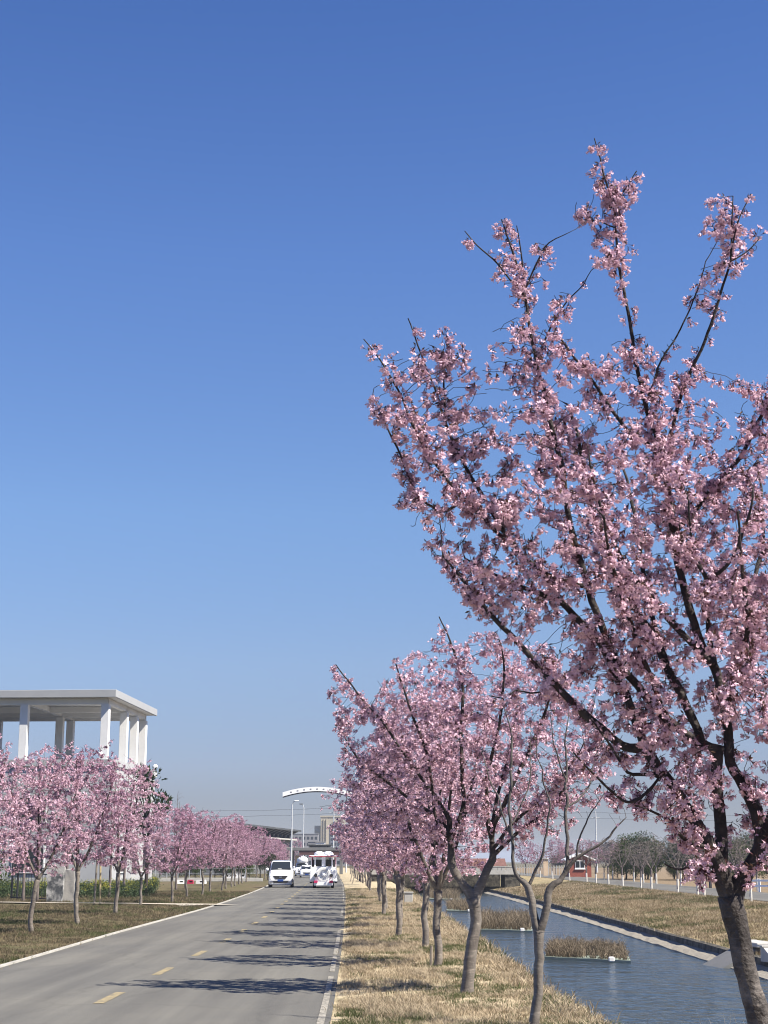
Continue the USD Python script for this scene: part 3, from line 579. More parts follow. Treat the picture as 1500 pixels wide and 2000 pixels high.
def second_tree():
    Y = 25.9; sk = Skeleton(); rng = np.random.default_rng(5); st = 0.11
    sk.add_line(traced([(912, 1948, 15), (916, 1900, 12.5), (921, 1850, 12), (930, 1795, 11.5), (925, 1755, 14)], Y, Y, .92), st, 0)
    def L(limb, y0, y1, *px): sk.add_line(traced(px, Y + y0, Y + y1), st, limb)
    L(0, 0, .05, (926, 1775, 13), (920, 1748, 13.5), (905, 1728, 11.5), (890, 1703, 11)); L(1, .05, .1, (890, 1703, 11), (881, 1680, 10.5), (880, 1650, 9), (878, 1600, 7))
    L(1, .1, -.6, (878, 1600, 6), (845, 1550, 5), (800, 1490, 4), (750, 1415, 3.2), (700, 1355, 2.4), (655, 1298, 1.4))
    L(1, .1, .5, (880, 1640, 6), (905, 1560, 6), (900, 1450, 5), (905, 1350, 4), (885, 1270, 3), (858, 1205, 1.5))
    L(1, .1, .9, (879, 1620, 5), (830, 1580, 4.5), (760, 1530, 4), (700, 1480, 3), (660, 1410, 1.5))
    L(1, .1, -1.0, (880, 1640, 5), (850, 1600, 4), (840, 1500, 4), (800, 1380, 3), (770, 1285, 1.5))
    L(0, 0, .03, (926, 1775, 13), (931, 1748, 13.5), (945, 1715, 11), (955, 1692, 10.5)); L(2, .03, .1, (955, 1692, 10.5), (962, 1672, 9.5), (960, 1640, 7), (985, 1570, 6), (1040, 1450, 5), (1075, 1360, 3), (1090, 1280, 1.5))
    L(2, .1, .7, (962, 1672, 6), (1000, 1635, 5), (1070, 1580, 4.5), (1130, 1500, 3), (1180, 1420, 1.5))
    L(2, .1, -.8, (960, 1640, 6), (950, 1540, 5), (975, 1420, 4), (985, 1320, 3), (975, 1250, 1.5))
    L(2, .1, -1.1, (962, 1660, 5), (1010, 1600, 4.5), (1080, 1540, 3.5), (1140, 1450, 1.5))
    L(2, .1, 1.2, (960, 1640, 5), (970, 1560, 4.5), (1000, 1450, 3.5), (1010, 1340, 1.5))
    poly = [(642, 1310), (665, 1310), (720, 1370), (760, 1320), (830, 1270), (860, 1230), (960, 1260), (1060, 1260), (1140, 1340), (1220, 1450), (1200, 1550), (1120, 1630), (1000, 1665), (930, 1650), (860, 1650), (760, 1640), (690, 1590), (660, 1490), (648, 1400)]
    att = np.vstack([crown_attractors(poly, 3000, Y, 2.15, rng, 1.0, .3), crown_attractors([(1000, 1400), (1100, 1310), (1150, 1345), (1225, 1455), (1200, 1560), (1110, 1630), (1010, 1640)], 800, Y, 1.3, rng)])
    sk.colonize(att, st, 0.95, 0.2, 30, 0.15, rng); sk.finish(0.0035)
    return emit_tree('cherry_tree', sk, 'pink cherry tree with forked grey trunk on the verge behind the thin bare tree', rng, fl=dict(per_node=2.6, rmax=0.026, size=0.05, gap_scale=2.4, gap=0.46, fine=False, nfl=(5, 9), leaf_frac=0.3, spread=0.06, clump=.1))
second_tree()

def cherry_kind(seed, H=5.8, Rad=2.0, fork=1.65, n_att=1500, st=0.14, trunk_r=0.085, lean=0.0):
    rng = np.random.default_rng(seed); sk = Skeleton()
    z = np.linspace(0, fork, 5); sway = rng.normal(0, 0.035, (5, 2)).cumsum(0); sway -= sway[0]
    sk.add_line([(sway[k, 0] + lean * z[k], sway[k, 1], z[k], trunk_r * (1.15 if k == 0 else 1.0 if k < 4 else 1.12)) for k in range(5)], st, 0)
    top = np.array([sway[4, 0] + lean * fork, sway[4, 1], fork]); nl = rng.integers(3, 5); ph = rng.uniform(0, 6.28)
    for k in range(nl):
        a = ph + k * 2 * math.pi / nl + rng.normal(0, 0.25); dr = np.array([math.cos(a), math.sin(a), 0]); o = rng.uniform(0.75, 1.0) * Rad * 0.62; h = H - fork - rng.uniform(0.2, 0.9)
        sk.add_line([(*top, trunk_r * 0.62), (*(top + dr * o * 0.3 + [0, 0, h * 0.18]), trunk_r * 0.55), (*(top + dr * o * 0.62 + [0, 0, h * 0.45]), trunk_r * 0.42), (*(top + dr * o * 0.9 + [0, 0, h * 0.75]), trunk_r * 0.26), (*(top + dr * o * 1.05 + [0, 0, h]), 0.006)], st, 1 + k)
    zz = rng.random(n_att * 3) ** 0.8; u = (zz * (H - fork - 0.1)); f = zz
    prof = np.interp(f, [0, 0.12, 0.3, 0.5, 0.75, 0.92, 1.0], [0.42, 0.74, 0.96, 1.0, 0.8, 0.45, 0.12]) * Rad
    ang = rng.uniform(0, 2 * math.pi, len(zz)); bump = 0.78 + 0.44 * meshkit.noise(np.stack([np.cos(ang) * 1.6, np.sin(ang) * 1.6, f * 3.0], 1) + seed * 3.3, seed)
    rad = prof * bump * np.sqrt(rng.random(len(zz)) * 0.92 + 0.08); hh = 0.86 + 0.28 * meshkit.noise(np.stack([np.cos(ang) * 1.8, np.sin(ang) * 1.8, 0 * f], 1) + seed, seed + 4)
    att = np.stack([top[0] + rad * np.cos(ang), top[1] + rad * np.sin(ang), fork + 0.1 + u * hh], 1)[:n_att]
    for _ in range(5):      # long shoots past the crown
        a = rng.uniform(0, 6.28); r0 = rng.uniform(0.1, 0.75) * Rad; z0 = fork + (H - fork) * rng.uniform(0.75, 0.9); L = rng.uniform(0.5, 0.95); o = rng.uniform(0.1, 0.35)
        ts = np.linspace(0, 1, 14)[:, None]; att = np.vstack([att, np.array([r0 * math.cos(a), r0 * math.sin(a), z0]) + ts * np.array([o * math.cos(a), o * math.sin(a), L]) + top * [1, 1, 0]])
    sk.colonize(att, st, 1.1, 0.24, 30, 0.15, rng); sk.finish(0.004)
    return sk, rng
FL_ROW = dict(per_node=2.7, rmax=0.024, size=0.056, gap_scale=2.0, gap=0.44, fine=False, nfl=(5, 9), leaf_frac=0.2, spread=0.065, clump=.12)
FL_FAR = dict(per_node=2.7, rmax=0.024, size=0.078, gap_scale=1.6, gap=0.40, fine=False, nfl=(4, 7), leaf_frac=0.0, spread=0.08)
ORD = ['third', 'fourth', 'fifth', 'sixth', 'seventh', 'eighth', 'ninth', 'tenth', 'eleventh', 'twelfth']
kinds = []
row_y = [32.7, 39.5, 45.3, 51.5, 57.2, 63, 69, 75.5, 82, 89, 96, 103, 110, 117, 124, 131, 138, 146, 154, 162, 171, 180, 190, 201, 213, 226, 240, 255]
row_x = curve([(20, 1.9), (25.9, 1.34), (32.7, 1.05), (39.5, 0.95), (45.3, 0.62), (51.5, 0.5), (57, 0.38), (69, 0.15), (98, -0.45), (140, -1.6), (200, -3.6), (289, -6.4)])
rk = np.random.default_rng(77); row_src = []; far_src = []
for n, yy in enumerate(row_y):
    lab = f'pink cherry tree, {ORD[n]} from the front in the row on the canal verge' if n < 8 else 'distant pink cherry tree merging into the far end of the canal row'
    loc = (row_x(yy) + rk.normal(0, 0.12), yy, 0.0); sc = rk.uniform(0.9, 1.08); rot = rk.uniform(0, 360)
    if n < 3:
        sk, rng = cherry_kind(100 + n, H=5.9, Rad=1.95 + 0.1 * n, fork=1.5 + 0.1 * n, n_att=(1500, 1250, 1700)[n], trunk_r=0.078, lean=rk.uniform(-.05, .05))
        t = emit_tree('cherry_tree', sk, lab, rng, group='cherry trees along the canal', bark='bark_grey', fl=FL_ROW, loc=loc); row_src.append(t)
    else:
        src = row_src[n % 3] if yy < 75 else None
        if src is None:
            if len(far_src) < 5:
                q = len(far_src); sk, rng = cherry_kind(200 + q, H=(5.8, 5.3, 6.1, 5.6, 5.9)[q], Rad=(2.05, 1.85, 2.0, 2.15, 1.9)[q], fork=(1.6, 1.5, 1.75, 1.6, 1.7)[q], n_att=(950, 800, 1000, 900, 700)[q], st=0.18, trunk_r=0.075)
                t = emit_tree('cherry_tree', sk, lab, rng, group='cherry trees along the canal', bark='bark_grey', fl=dict(FL_FAR, per_node=(2.4, 2.0, 2.6, 2.2, 1.8)[q]), loc=loc, petal=('petal_far', 'petal_pale')[q % 2]); far_src.append(t); continue
            src = far_src[(n * 3) % 5]
        copy_of(src, loc, rot, (sc, sc, sc * rk.uniform(0.93, 1.05)), lab, 'cherry trees along the canal')
# left rows
left_t = [(-10.9, 41.3), (-10.6, 47.9), (-10.47, 54.4), (-10.98, 64.9), (-11.9, 77.5), (-10.9, 81.5), (-11.68, 93.9), (-11.34, 98.6), (-12.0, 109.2), (-11.98, 116.9), (-12.4, 124), (-12.6, 131), (-13.0, 138), (-13.4, 146), (-13.8, 154), (-14.2, 163), (-13.9, 172), (-14.3, 182), (-14.6, 193), (-15.0, 205), (-15.5, 218), (-16.0, 232), (-16.6, 248), (-17.3, 264), (-18.0, 282), (-18.9, 300)]
LL = ['pink cherry tree cut by the left picture edge', 'pink cherry tree with pale trunk in front of the black gate panels', 'broad pink cherry tree with low fork beside the two stone slabs', 'pink cherry tree right of the stone slabs, before the rape field', 'thin cherry tree standing where the pale footpath meets the grass', 'pink cherry tree on the grass just past the pale footpath']
for n, (x, yy) in enumerate(left_t):
    lab = LL[n] if n < len(LL) else (f'pink cherry tree, {ORD[n - 2]} from the front on the left lawn' if n < 12 else 'distant pink cherry tree in the left row, crown merging with its neighbours')
    sc = rk.uniform(0.9, 1.04) * (1.0 if n < 4 else 0.92)
    if n == 2:
        sk, rng = cherry_kind(301, H=5.9, Rad=2.3, fork=1.75, n_att=1500, trunk_r=0.078)
        emit_tree('cherry_tree', sk, lab, rng, group='cherry trees on the left lawn', bark='bark_pale', fl=FL_ROW, loc=(x, yy, 0), petal='petal_far'); continue
    src = row_src[(n + 1) % 3] if n < 4 else far_src[(n * 2) % 5]
    copy_of(src, (x, yy, 0), rk.uniform(0, 360), sc, lab, 'cherry trees on the left lawn')
# pink row far beyond the canal
for n in range(9):
    copy_of(far_src[n % 5], (23.5 + n * 2.6, 262 + 6 * (n % 2) + n, 0), rk.uniform(0, 360), 0.95, 'distant pink cherry tree beyond the canal, left of the red brick hut', 'cherry trees beyond the canal')
for n in range(8):   # farther pink trees behind the gate
    copy_of(far_src[(n + 1) % 5], (-31 + n * 4.2 + (4 if n > 3 else 0) * 3, 330 + 11 * (n % 3), 0), rk.uniform(0, 360), 1.15, 'far pink cherry tree beyond the road gate', 'cherry trees beyond the gate')

# ---- thin bare tree in front
def bare_tree():
    Y = 20.7; sk = Skeleton(); rng = np.random.default_rng(9); st = 0.09
    sk.add_line(traced([(1043, 2016, 12), (1045, 1960, 10.5), (1050, 1900, 10), (1054, 1850, 10), (1056, 1818, 12)], Y, Y, .88), st, 0)
    def L(limb, y0, y1, *px): sk.add_line(traced(px, Y + y0, Y + y1, .6), st, limb)
    L(1, 0, .1, (1056, 1818, 15), (1045, 1796, 13), (1038, 1760, 12), (1035, 1738, 12), (1014, 1714, 6.5), (1004, 1680, 5.5), (1002, 1632, 5), (998, 1560, 4.6), (996, 1500, 4), (993, 1440, 3), (985, 1380, 1.5))
    L(1, .05, -.3, (1035, 1740, 6), (1045, 1715, 5), (1060, 1660, 4), (1070, 1610, 3.4), (1076, 1572, 3), (1064, 1530, 2.4), (1052, 1450, 1.2))
    L(1, .05, .4, (1002, 1640, 3.5), (985, 1590, 3), (965, 1540, 2.4), (940, 1470, 1.3))
    L(1, .05, .4, (1000, 1610, 3), (1022, 1560, 2.4), (1035, 1490, 1.8), (1040, 1430, 1))
    L(2, 0, -.1, (1056, 1818, 15), (1066, 1795, 13), (1071, 1765, 12), (1070, 1746, 12), (1092, 1716, 8.5), (1112, 1684, 6), (1160, 1660, 4), (1196, 1624, 3.2), (1223, 1593, 1.5))
    L(2, -.05, .2, (1100, 1702, 6), (1108, 1640, 5.5), (1112, 1580, 5), (1107, 1520, 4), (1106, 1450, 2.6), (1112, 1390, 1.3))
    L(2, -.05, -.4, (1120, 1680, 3.5), (1135, 1630, 2.8), (1156, 1592, 2.2), (1180, 1548, 1.2))
    L(2, .1, .4, (1112, 1580, 3.5), (1140, 1548, 2.8), (1160, 1500, 2.2), (1180, 1430, 1.2))
    L(2, .1, -.3, (1107, 1520, 3), (1085, 1470, 2.2), (1075, 1400, 1.2))
    q = crown_attractors([(940, 1500), (1000, 1380), (1110, 1370), (1190, 1440), (1215, 1560), (1150, 1600), (1040, 1600)], 420, Y, 0.8, rng)
    sk.colonize(q, st, 0.8, 0.2, 22, 0.3, rng); sk.finish(0.0026, crook=0.16)
    return emit_tree('bare_tree', sk, 'thin bare grey tree on the verge nearest the canal, with two forked stems', rng, bark='bark_bare', fl=dict(per_node=0.12, rmax=0.012, size=0.04, fine=False, nfl=(2, 4), leaf_frac=0.3))
bare_tree()

# ---- small bare trees with whitewashed stems along the far-bank road
def lime_tree(seed):
    rng = np.random.default_rng(seed); sk = Skeleton(); st = 0.16; fork = 1.5; H = 3.9
    sk.add_line([(0, 0, 0, 0.072), (0.02, 0, 0.8, 0.067), (0.03, 0.02, fork, 0.068)], st, 0); top = np.array([0.03, 0.02, fork])
    for k in range(4):
        a = k * 1.57 + rng.normal(0, 0.3); d = np.array([math.cos(a), math.sin(a), 0])
        sk.add_line([(*top, 0.04), (*(top + d * 0.35 + [0, 0, 0.5]), 0.03), (*(top + d * 0.7 + [0, 0, 1.2]), 0.018), (*(top + d * 0.85 + [0, 0, 2.0]), 0.006)], st, 1)
    n = 700; zz = rng.random(n); rad = np.interp(zz, [0, 0.2, 0.5, 0.8, 1], [0.4, 1.0, 1.3, 1.05, 0.3]) * np.sqrt(rng.random(n)); a = rng.uniform(0, 6.28, n)
    sk.colonize(np.stack([rad * np.cos(a), rad * np.sin(a), fork + 0.15 + zz * (H - fork)], 1), st, 0.9, 0.22, 22, 0.2, rng); sk.finish(0.009)
    return sk
def emit_lime(sk, label, loc):
    t = thing('bare_tree', label, 'tree', loc, group='bare whitewashed trees on the far bank')
    b = MB(); b.tube([(0, 0, 0), (0.015, 0, 0.5), (0.022, 0.003, 0.95)], [0.084, 0.077, 0.0755], 10); part(t, 'limewash', b.get(), 'lime_wash', True)
    part(t, 'trunk', sk.wood({0}), 'bark_twig', True); part(t, 'branches', sk.wood({1}), 'bark_twig')
    return t
wpx = [(1350, 1750), (1395, 1752), (1313, 1745), (1274, 1740), (1243, 1737), (1217, 1733), (1190, 1730), (1168, 1727.5), (1146, 1725.7), (1106, 1720.7), (1077, 1717), (1063, 1714), (1450, 1757), (1500, 1761),
       (1180, 1718), (1197, 1717), (1238, 1722), (1257, 1724.5), (1282, 1727), (1370, 1733), (1440, 1738), (1480, 1741), (1330, 1730)]
wsrc = []
for n, (x, yy) in enumerate(wpx):
    p = on_ground(x, yy); 
    if n < 14: p[0] = bank_top(p[1]) + 0.75 + rk.normal(0, 0.15)
    rank = ['first', 'second', 'third', 'fourth', 'fifth', 'sixth', 'seventh', 'eighth', 'ninth', 'tenth', 'eleventh', 'twelfth', 'thirteenth', 'fourteenth'][[q[0] for q in sorted(wpx[:14] if n < 14 else wpx[14:], reverse=True)].index(x)]
    lab = {0: 'bare whitewashed tree standing upright just left of the notice board on the far bank', 1: 'leaning bare whitewashed tree right beside the notice board on the far bank'}.get(n, f'bare whitewashed tree on the canal side of the far road, {rank} from the right' if n < 14 else f'bare whitewashed tree across the far bank road, {rank} from the right')
    if n < 3: wsrc.append(emit_lime(lime_tree(60 + n), lab, p))
    else: copy_of(wsrc[n % 3], p, rk.uniform(0, 360), rk.uniform(0.85, 1.1), lab, 'bare whitewashed trees on the far bank')

# ---- evergreens: clumps of leaf-sized faces through an uneven crown
def leafy(name, label, loc, H, R, z0, n, size, m, seed, group=None, lobes=9, trunk_r=0.1, twigs=True):
    rng = np.random.default_rng(seed); t = thing(name, label, 'tree', loc, group=group)
    b = MB(); b.tube([(0, 0, 0), (0.05, 0.02, z0), (0.02, 0.05, (z0 + H) / 2), (0, 0, H * 0.85)], [trunk_r, trunk_r * 0.8, trunk_r * 0.5, 0.02], 8)
    C = []
    for k in range(lobes):
        a = rng.uniform(0, 6.28); f = rng.random(); r = R * np.interp(f, [0, 0.4, 1], [0.75, 0.8, 0.25]) * math.sqrt(rng.random()); c = np.array([r * math.cos(a), r * math.sin(a), z0 + (H - z0) * (0.12 + 0.8 * f)])
        C.append((c, rng.uniform(0.28, 0.5) * R)); b.tube([(0, 0, max(z0 * 0.8, c[2] * 0.6)), c * [0.5, 0.5, 0.85], c], [trunk_r * 0.4, trunk_r * 0.25, 0.01], 5)
    part(t, 'trunk', b.get(), 'bark_dark', True)
    k = rng.integers(0, lobes, n); cc = np.array([c for c, _ in C])[k]; rr_ = np.array([r for _, r in C])[k]
    d = rand_dirs(n, rng); p = cc + d * (rr_ * rng.random(n) ** 0.4)[:, None] * [1, 1, 0.85]; p[:, 2] = np.maximum(p[:, 2], z0 * 0.6)
    up = d * 0.7 + rand_dirs(n, rng) * 0.8 + [0, 0, 0.3]; up /= np.linalg.norm(up, axis=1, keepdims=True); a, c_ = frames(up, rng)
    part(t, 'crown', stamp(LEAF, LEAF_F, p, a, up, c_, size * rng.uniform(0.6, 1.3, n)), m, kind='stuff')
    return t
leafy('evergreen_tree', 'dark green broadleaf tree rising behind the left cherry row below the colonnade', (-14.6, 97, 0), 7.9, 1.7, 3.0, 1100, 0.3, 'leaf_dark', 4, lobes=16, trunk_r=0.12)
leafy('evergreen_tree', 'green shrub-like tree at the left picture edge behind the gate panels', (-24.5, 97, 0), 3.6, 2.0, 0.6, 2600, 0.2, 'leaf_mid', 14, lobes=8)
esrc = []
rw = np.random.default_rng(31)
for n in range(28):
    f = n / 27; p = (27.5 + rw.uniform(-1, 1) + 22 * f + (2.5 if n % 2 else 0), 190 - 46 * f + rw.uniform(-6, 6) + (n % 2) * 8, 0)
    lab = 'dense dark green tree in the wood behind the whitewashed trees' 
    if n < 3: esrc.append(leafy('evergreen_tree', lab, p, 5.1, 2.6, 0.6, 5200, 0.2, ('leaf_mid', 'leaf_mid', 'leaf_dark')[n], 40 + n, 'evergreen wood on the far bank', lobes=14, trunk_r=0.12))
    else: copy_of(esrc[n % 3], p, rw.uniform(0, 360), rw.uniform(0.82, 1.08), lab, 'evergreen wood on the far bank')
for n in range(10):   # low dark hedge under the wood and behind the hut
    p = (29 + n * 2.5, 196 - n * 5.5, 0); copy_of(esrc[(n + 1) % 3], p, rw.uniform(0, 360), 0.5, 'low dark shrub under the evergreen wood', 'shrubs under the evergreen wood', 'shrub')
hr_ = np.random.default_rng(91)
for n in range(15):   # hedge behind the low white wall on the left
    copy_of(esrc[n % 3], (-42 + n * 2.05, 181 + hr_.uniform(-1, 1), 0), hr_.uniform(0, 360), hr_.uniform(0.5, 0.62), 'dark shrub of the hedge behind the low white wall, far left', 'shrubs of the far left hedge', 'shrub')
# bare poplar-like trees behind the left row
def bare_tall(seed, H):
    rng = np.random.default_rng(seed); sk = Skeleton(); st = 0.22
    sk.add_line([(0, 0, 0, 0.09), (0.05, 0, H * 0.4, 0.06), (0.1, 0.05, H * 0.75, 0.03), (0.1, 0, H, 0.008)], st, 0)
    n = 260; zz = rng.random(n); rad = np.interp(zz, [0, 0.3, 1], [1.2, 1.3, 0.35]) * np.sqrt(rng.random(n)); a = rng.uniform(0, 6.28, n)
    for k in range(6):
        z = H * rng.uniform(0.35, 0.6); aa = rng.uniform(0, 6.28); sk.add_line([(0.05, 0, z, 0.03), (0.5 * math.cos(aa), 0.5 * math.sin(aa), z + 1.0, 0.02), (0.9 * math.cos(aa), 0.9 * math.sin(aa), z + 2.4, 0.007)], st, 1)
    sk.colonize(np.stack([rad * np.cos(a), rad * np.sin(a), H * 0.4 + zz * H * 0.6], 1), st, 1.2, 0.3, 18, 0.5, rng); sk.finish(0.007); return sk
bt = None
for n, (px, Y, sc) in enumerate([(215, 92, 1.0), (243, 96, 1.0), (345, 120, 0.95), (48, 84, 0.95), (75, 84, 1.03), (130, 90, 1.04), (362, 128, 0.8)]):
    p = at_depth(px, 1700, Y); p[2] = 0; lab = (f'tall bare twiggy tree poking above the left cherry crowns, {("fourth", "fifth", "", "first", "second", "third", "")[n]} from the left edge' if n != 6 else '', ('taller' if n == 2 else 'shorter') + ' slender bare tree right of the dark evergreen on the left')[n in (2, 6)]
    if n == 0:
        bt = thing('bare_tree', lab, 'tree', p, group='bare trees behind the left row'); sk = bare_tall(3, 7.6)
        part(bt, 'trunk', sk.wood({0}), 'bark_twig', True); part(bt, 'branches', sk.wood({1}), 'bark_twig')
    else: copy_of(bt, p, 70.0 * n, sc, lab, 'bare trees behind the left row')

# ------------------------------------------------------------------ buildings and structures
def obox(t, name, m, c, size, bev=0.0, smooth=False): return part(t, name, MB().box(c, size, bev=bev).get(), m, smooth)

# --- building with an open colonnade on its roof (local axes: x along the front to the left negative, y away)
A0 = math.radians(3.0)
B = thing('colonnade_building', 'white building with an open columned roof pavilion above the left trees', 'building', (-20.0, 115.0, 0), -math.degrees(A0))
Lx, Dy, zt = 34.0, 15.6, 9.2
b = MB(); b.box((-Lx / 2, Dy / 2, zt / 2), (Lx, Dy, zt)); wall = part(B, 'wall', b.get(), 'grey_wall')
b = MB()
b.box((-Lx / 2, -0.02, zt + 0.0), (Lx + 0.3, 0.3, 0.5)); b.box((0.02, Dy / 2, zt), (0.3, Dy - 0.05, 0.49)); part(B, 'parapet', b.get(), 'grey_wall')
part(B, 'roof_slab', MB().box((-Lx / 2, Dy / 2, 14.33), (Lx - .2, Dy - .2, 0.5)).get(), 'white_wall')
fb = MB()
fb.box((-Lx / 2, 0.05, 14.33), (Lx, 0.16, 0.56), bev=.02); fb.box((-.05, Dy / 2, 14.33), (0.16, Dy - .17, 0.55), bev=.02)
part(B, 'fascia', fb.get(), 'fascia_grey')
b = MB()
for x in (-0.95, -7.1, -13.25, -19.4, -25.5, -31.7): b.box((x, Dy / 2, 13.86), (0.4, Dy - 1.5, 0.396))
for yq in (0.95, 7.4, 11.2, Dy - 0.95): b.box((-Lx / 2, yq, 13.82), (Lx - 1.5, 0.38, 0.47))
part(B, 'beams', b.get(), 'white_wall')
for x in (-0.95, -7.1, -13.25, -19.4, -25.5, -31.7):
    for yq in (0.95, 11.2, Dy - 0.95) + ((7.4,) if x > -2 else ()):
        part(B, 'column', MB().box((x, yq, (zt + 13.58) / 2 + 0.1), (0.6, 0.6, 13.58 - zt - 0.2), bev=0.02).get(), 'white_wall')
for x in (-6, -10, -14, -18, -22, -26):
    for z in (2.2, 5.8):
        w = obox(B, 'window', 'white_wall', (x, -0.03, z), (2.4, 0.16, 1.9)); part(w, 'pane', MB().box((x, -0.075, z), (2.2, 0.1, 1.7)).get(), 'dark_glass')
for yq in (4, 8, 12):
    for z in (2.2, 5.8):
        w = obox(B, 'window', 'white_wall', (0.03, yq, z), (0.16, 1.9, 1.9)); part(w, 'pane', MB().box((0.075, yq, z), (0.1, 1.7, 1.7)).get(), 'dark_glass')
for x, yq in ((-1.0, -0.05), (0.05, Dy - 0.3), (-9.5, -0.05)):
    s_ = trimesh.creation.icosphere(2, 0.2); s_.apply_translation((x, yq, zt + 0.62)); part(B, 'globe_lamp', s_, 'white_paint', True)
# --- long pavilion with dark bracketed eaves
P0, P1 = np.array([-24.2, 240.0]), np.array([-17.4, 300.0]); dv = P1 - P0; LP = np.linalg.norm(dv)
pv = thing('long_pavilion', 'long low building with dark bracketed eaves behind the left cherry row', 'building', (*P0, 0), math.degrees(math.atan2(dv[1], dv[0])))
part(pv, 'wall', MB().box((LP / 2, 3.2, 3.0), (LP, 6, 6.0)).get(), 'grey_deck')
part(pv, 'ledge', MB().box((LP / 2, -0.2, 6.05), (LP + 0.4, 1.2, 0.25)).get(), 'concrete')
part(pv, 'roof', MB().box((LP / 2, 2.4, 7.72), (LP + 0.6, 8, 0.3)).get(), 'dark_roof')
part(pv, 'clerestory', MB().box((LP / 2, 3.4, 6.8), (LP - 1, 5, 1.5)).get(), 'white_wall')
for k in range(15):
    x = 1.2 + k * (LP - 2.4) / 14
    b = MB().prism([(-1.2, 7.56), (0.88, 7.56), (0.88, 6.3), (0.5, 6.2), (0.3, 6.9)], x - 0.8, x + 0.8, 'x'); part(pv, 'bracket', b.get(), 'dark_roof')
# --- gate over the road
gt = thing('road_gate', 'flat grey canopy gate spanning the road far behind the vehicles', 'gate', (-11.2, 262, 0))
for x, m in ((-4.0, 'grey_deck'), (4.1, 'grey_deck')): part(gt, 'pillar', MB().box((x, 0, 1.9), (0.55, 0.8, 3.8), bev=0.03).get(), m)
part(gt, 'side_panel', MB().box((-3.2, -0.3, 1.5), (0.7, 0.3, 3.0)).get(), 'warm_pillar')
part(gt, 'canopy', MB().box((-0.1, 0, 4.05), (9.6, 3.5, 0.5), bev=0.04).get(), 'grey_deck')
part(gt, 'fascia', MB().box((0.5, -1.5, 3.45), (6.6, 0.25, 0.68)).get(), 'maroon_band')
part(gt, 'upper_roof', MB().box((0.6, 0.3, 4.72), (4.2, 4.2, 0.2), bev=0.03).get(), 'dark_roof')
part(gt, 'upper_wall', MB().box((0.6, 0.4, 4.46), (3.4, 2.5, 0.31)).get(), 'grey_wall')
# --- white arched sign beam
def arch(name, label, cx, Yc, z0, span, rise, thick, mast_at, mast_r=0.45, mast_m='white_paint'):
    t = thing(name, label, 'arch', (cx, Yc, 0)); xs = np.linspace(-span / 2, span / 2, 25); zc = z0 + rise * (1 - (2 * xs / span) ** 2)
    def band(o0, o1, y0, y1):
        v = np.zeros((25, 4, 3)); v[:, :, 0] = xs[:, None]
        for k, (yy, o) in enumerate(((y0, o0), (y0, o1), (y1, o1), (y1, o0))): v[:, k, 1] = yy; v[:, k, 2] = zc + o
        i, j = np.meshgrid(np.arange(24), np.arange(4), indexing='ij'); q = np.stack([i * 4 + j, i * 4 + (j + 1) % 4, (i + 1) * 4 + (j + 1) % 4, (i + 1) * 4 + j], -1).reshape(-1, 4)
        return v.reshape(-1, 3), np.vstack([q, [[0, 3, 2, 1], [96, 97, 98, 99]]])
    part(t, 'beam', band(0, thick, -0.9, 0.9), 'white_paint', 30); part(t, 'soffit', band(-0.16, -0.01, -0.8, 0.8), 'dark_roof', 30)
    for k in range(9):
        x = -span / 2 + span * (k + 1.3) / 10.6; z = z0 + rise * (1 - (2 * x / span) ** 2) + thick * 0.5
        part(t, 'opening', MB().box((x, -0.9, z), (0.32, 0.06, 0.2)).get(), 'far_block')
    part(t, 'mast', MB().tube([(mast_at, 0.2, 0), (mast_at, 0.2, z0 + rise * (1 - (2 * mast_at / span) ** 2) + 0.05)], [mast_r, mast_r * .7], 12).get(), mast_m, True)
arch('arched_beam', 'white arched beam with small dark openings high above the far road', -12.8, 300, 14.15, 13.2, 1.05, 0.8, 5.6, 0.16, 'pole_grey')
arch('arched_beam', 'piece of white arched beam glimpsed between the branches on the right', 33.2, 300, 13.4, 8.5, 0.9, 0.8, 1.6, 0.13, 'pole_grey')
# --- street lamps, poles, wires
def lamp(x, Yc, H, arm, head_m, label):
    t = thing('street_lamp', label, 'street lamp', (x, Yc, 0)); part(t, 'pole', MB().tube([(0, 0, 0), (0, 0, H * 0.5), (0, 0, H - 0.6), (arm * 0.35, 0, H - 0.15), (arm, 0, H)], [0.13, 0.1, 0.08, 0.06, 0.05], 10).get(), 'pole_grey', True)
    part(t, 'lamp_head', MB().box((arm * 1.25, 0, H + 0.02), (0.6, 0.32, 0.16), bev=0.04).get(), head_m)
lamp(-12.35, 210, 10.0, 0.5, 'white_paint', 'tall pale street lamp, left of two, with white head under the arched beam')
lamp(-13.85, 270, 11.7, -0.35, 'dark_roof', 'tall pale street lamp, right of two, with dark head')
pole_x = [-120, -62, -9.65, 40.5, 95]
hz = [12.0, 12.0, 12.05, 11.2, 11.2]
for n, (x, h) in enumerate(zip(pole_x, hz)):
    if n not in (2, 3): continue
    t = thing('utility_pole', ('slim pale pole standing before the far tower', 'slim utility pole above the red brick hut')[n - 2], 'pole', (x, 300, 0)); part(t, 'shaft', MB().tube([(0, 0, 0), (0, 0, h + 0.3)], [0.17, 0.11], 8).get(), 'pole_grey', True)
    part(t, 'crossarm', MB().box((0, 0.14, h - 0.9), (1.6, 0.1, 0.1)).get(), 'pole_grey')
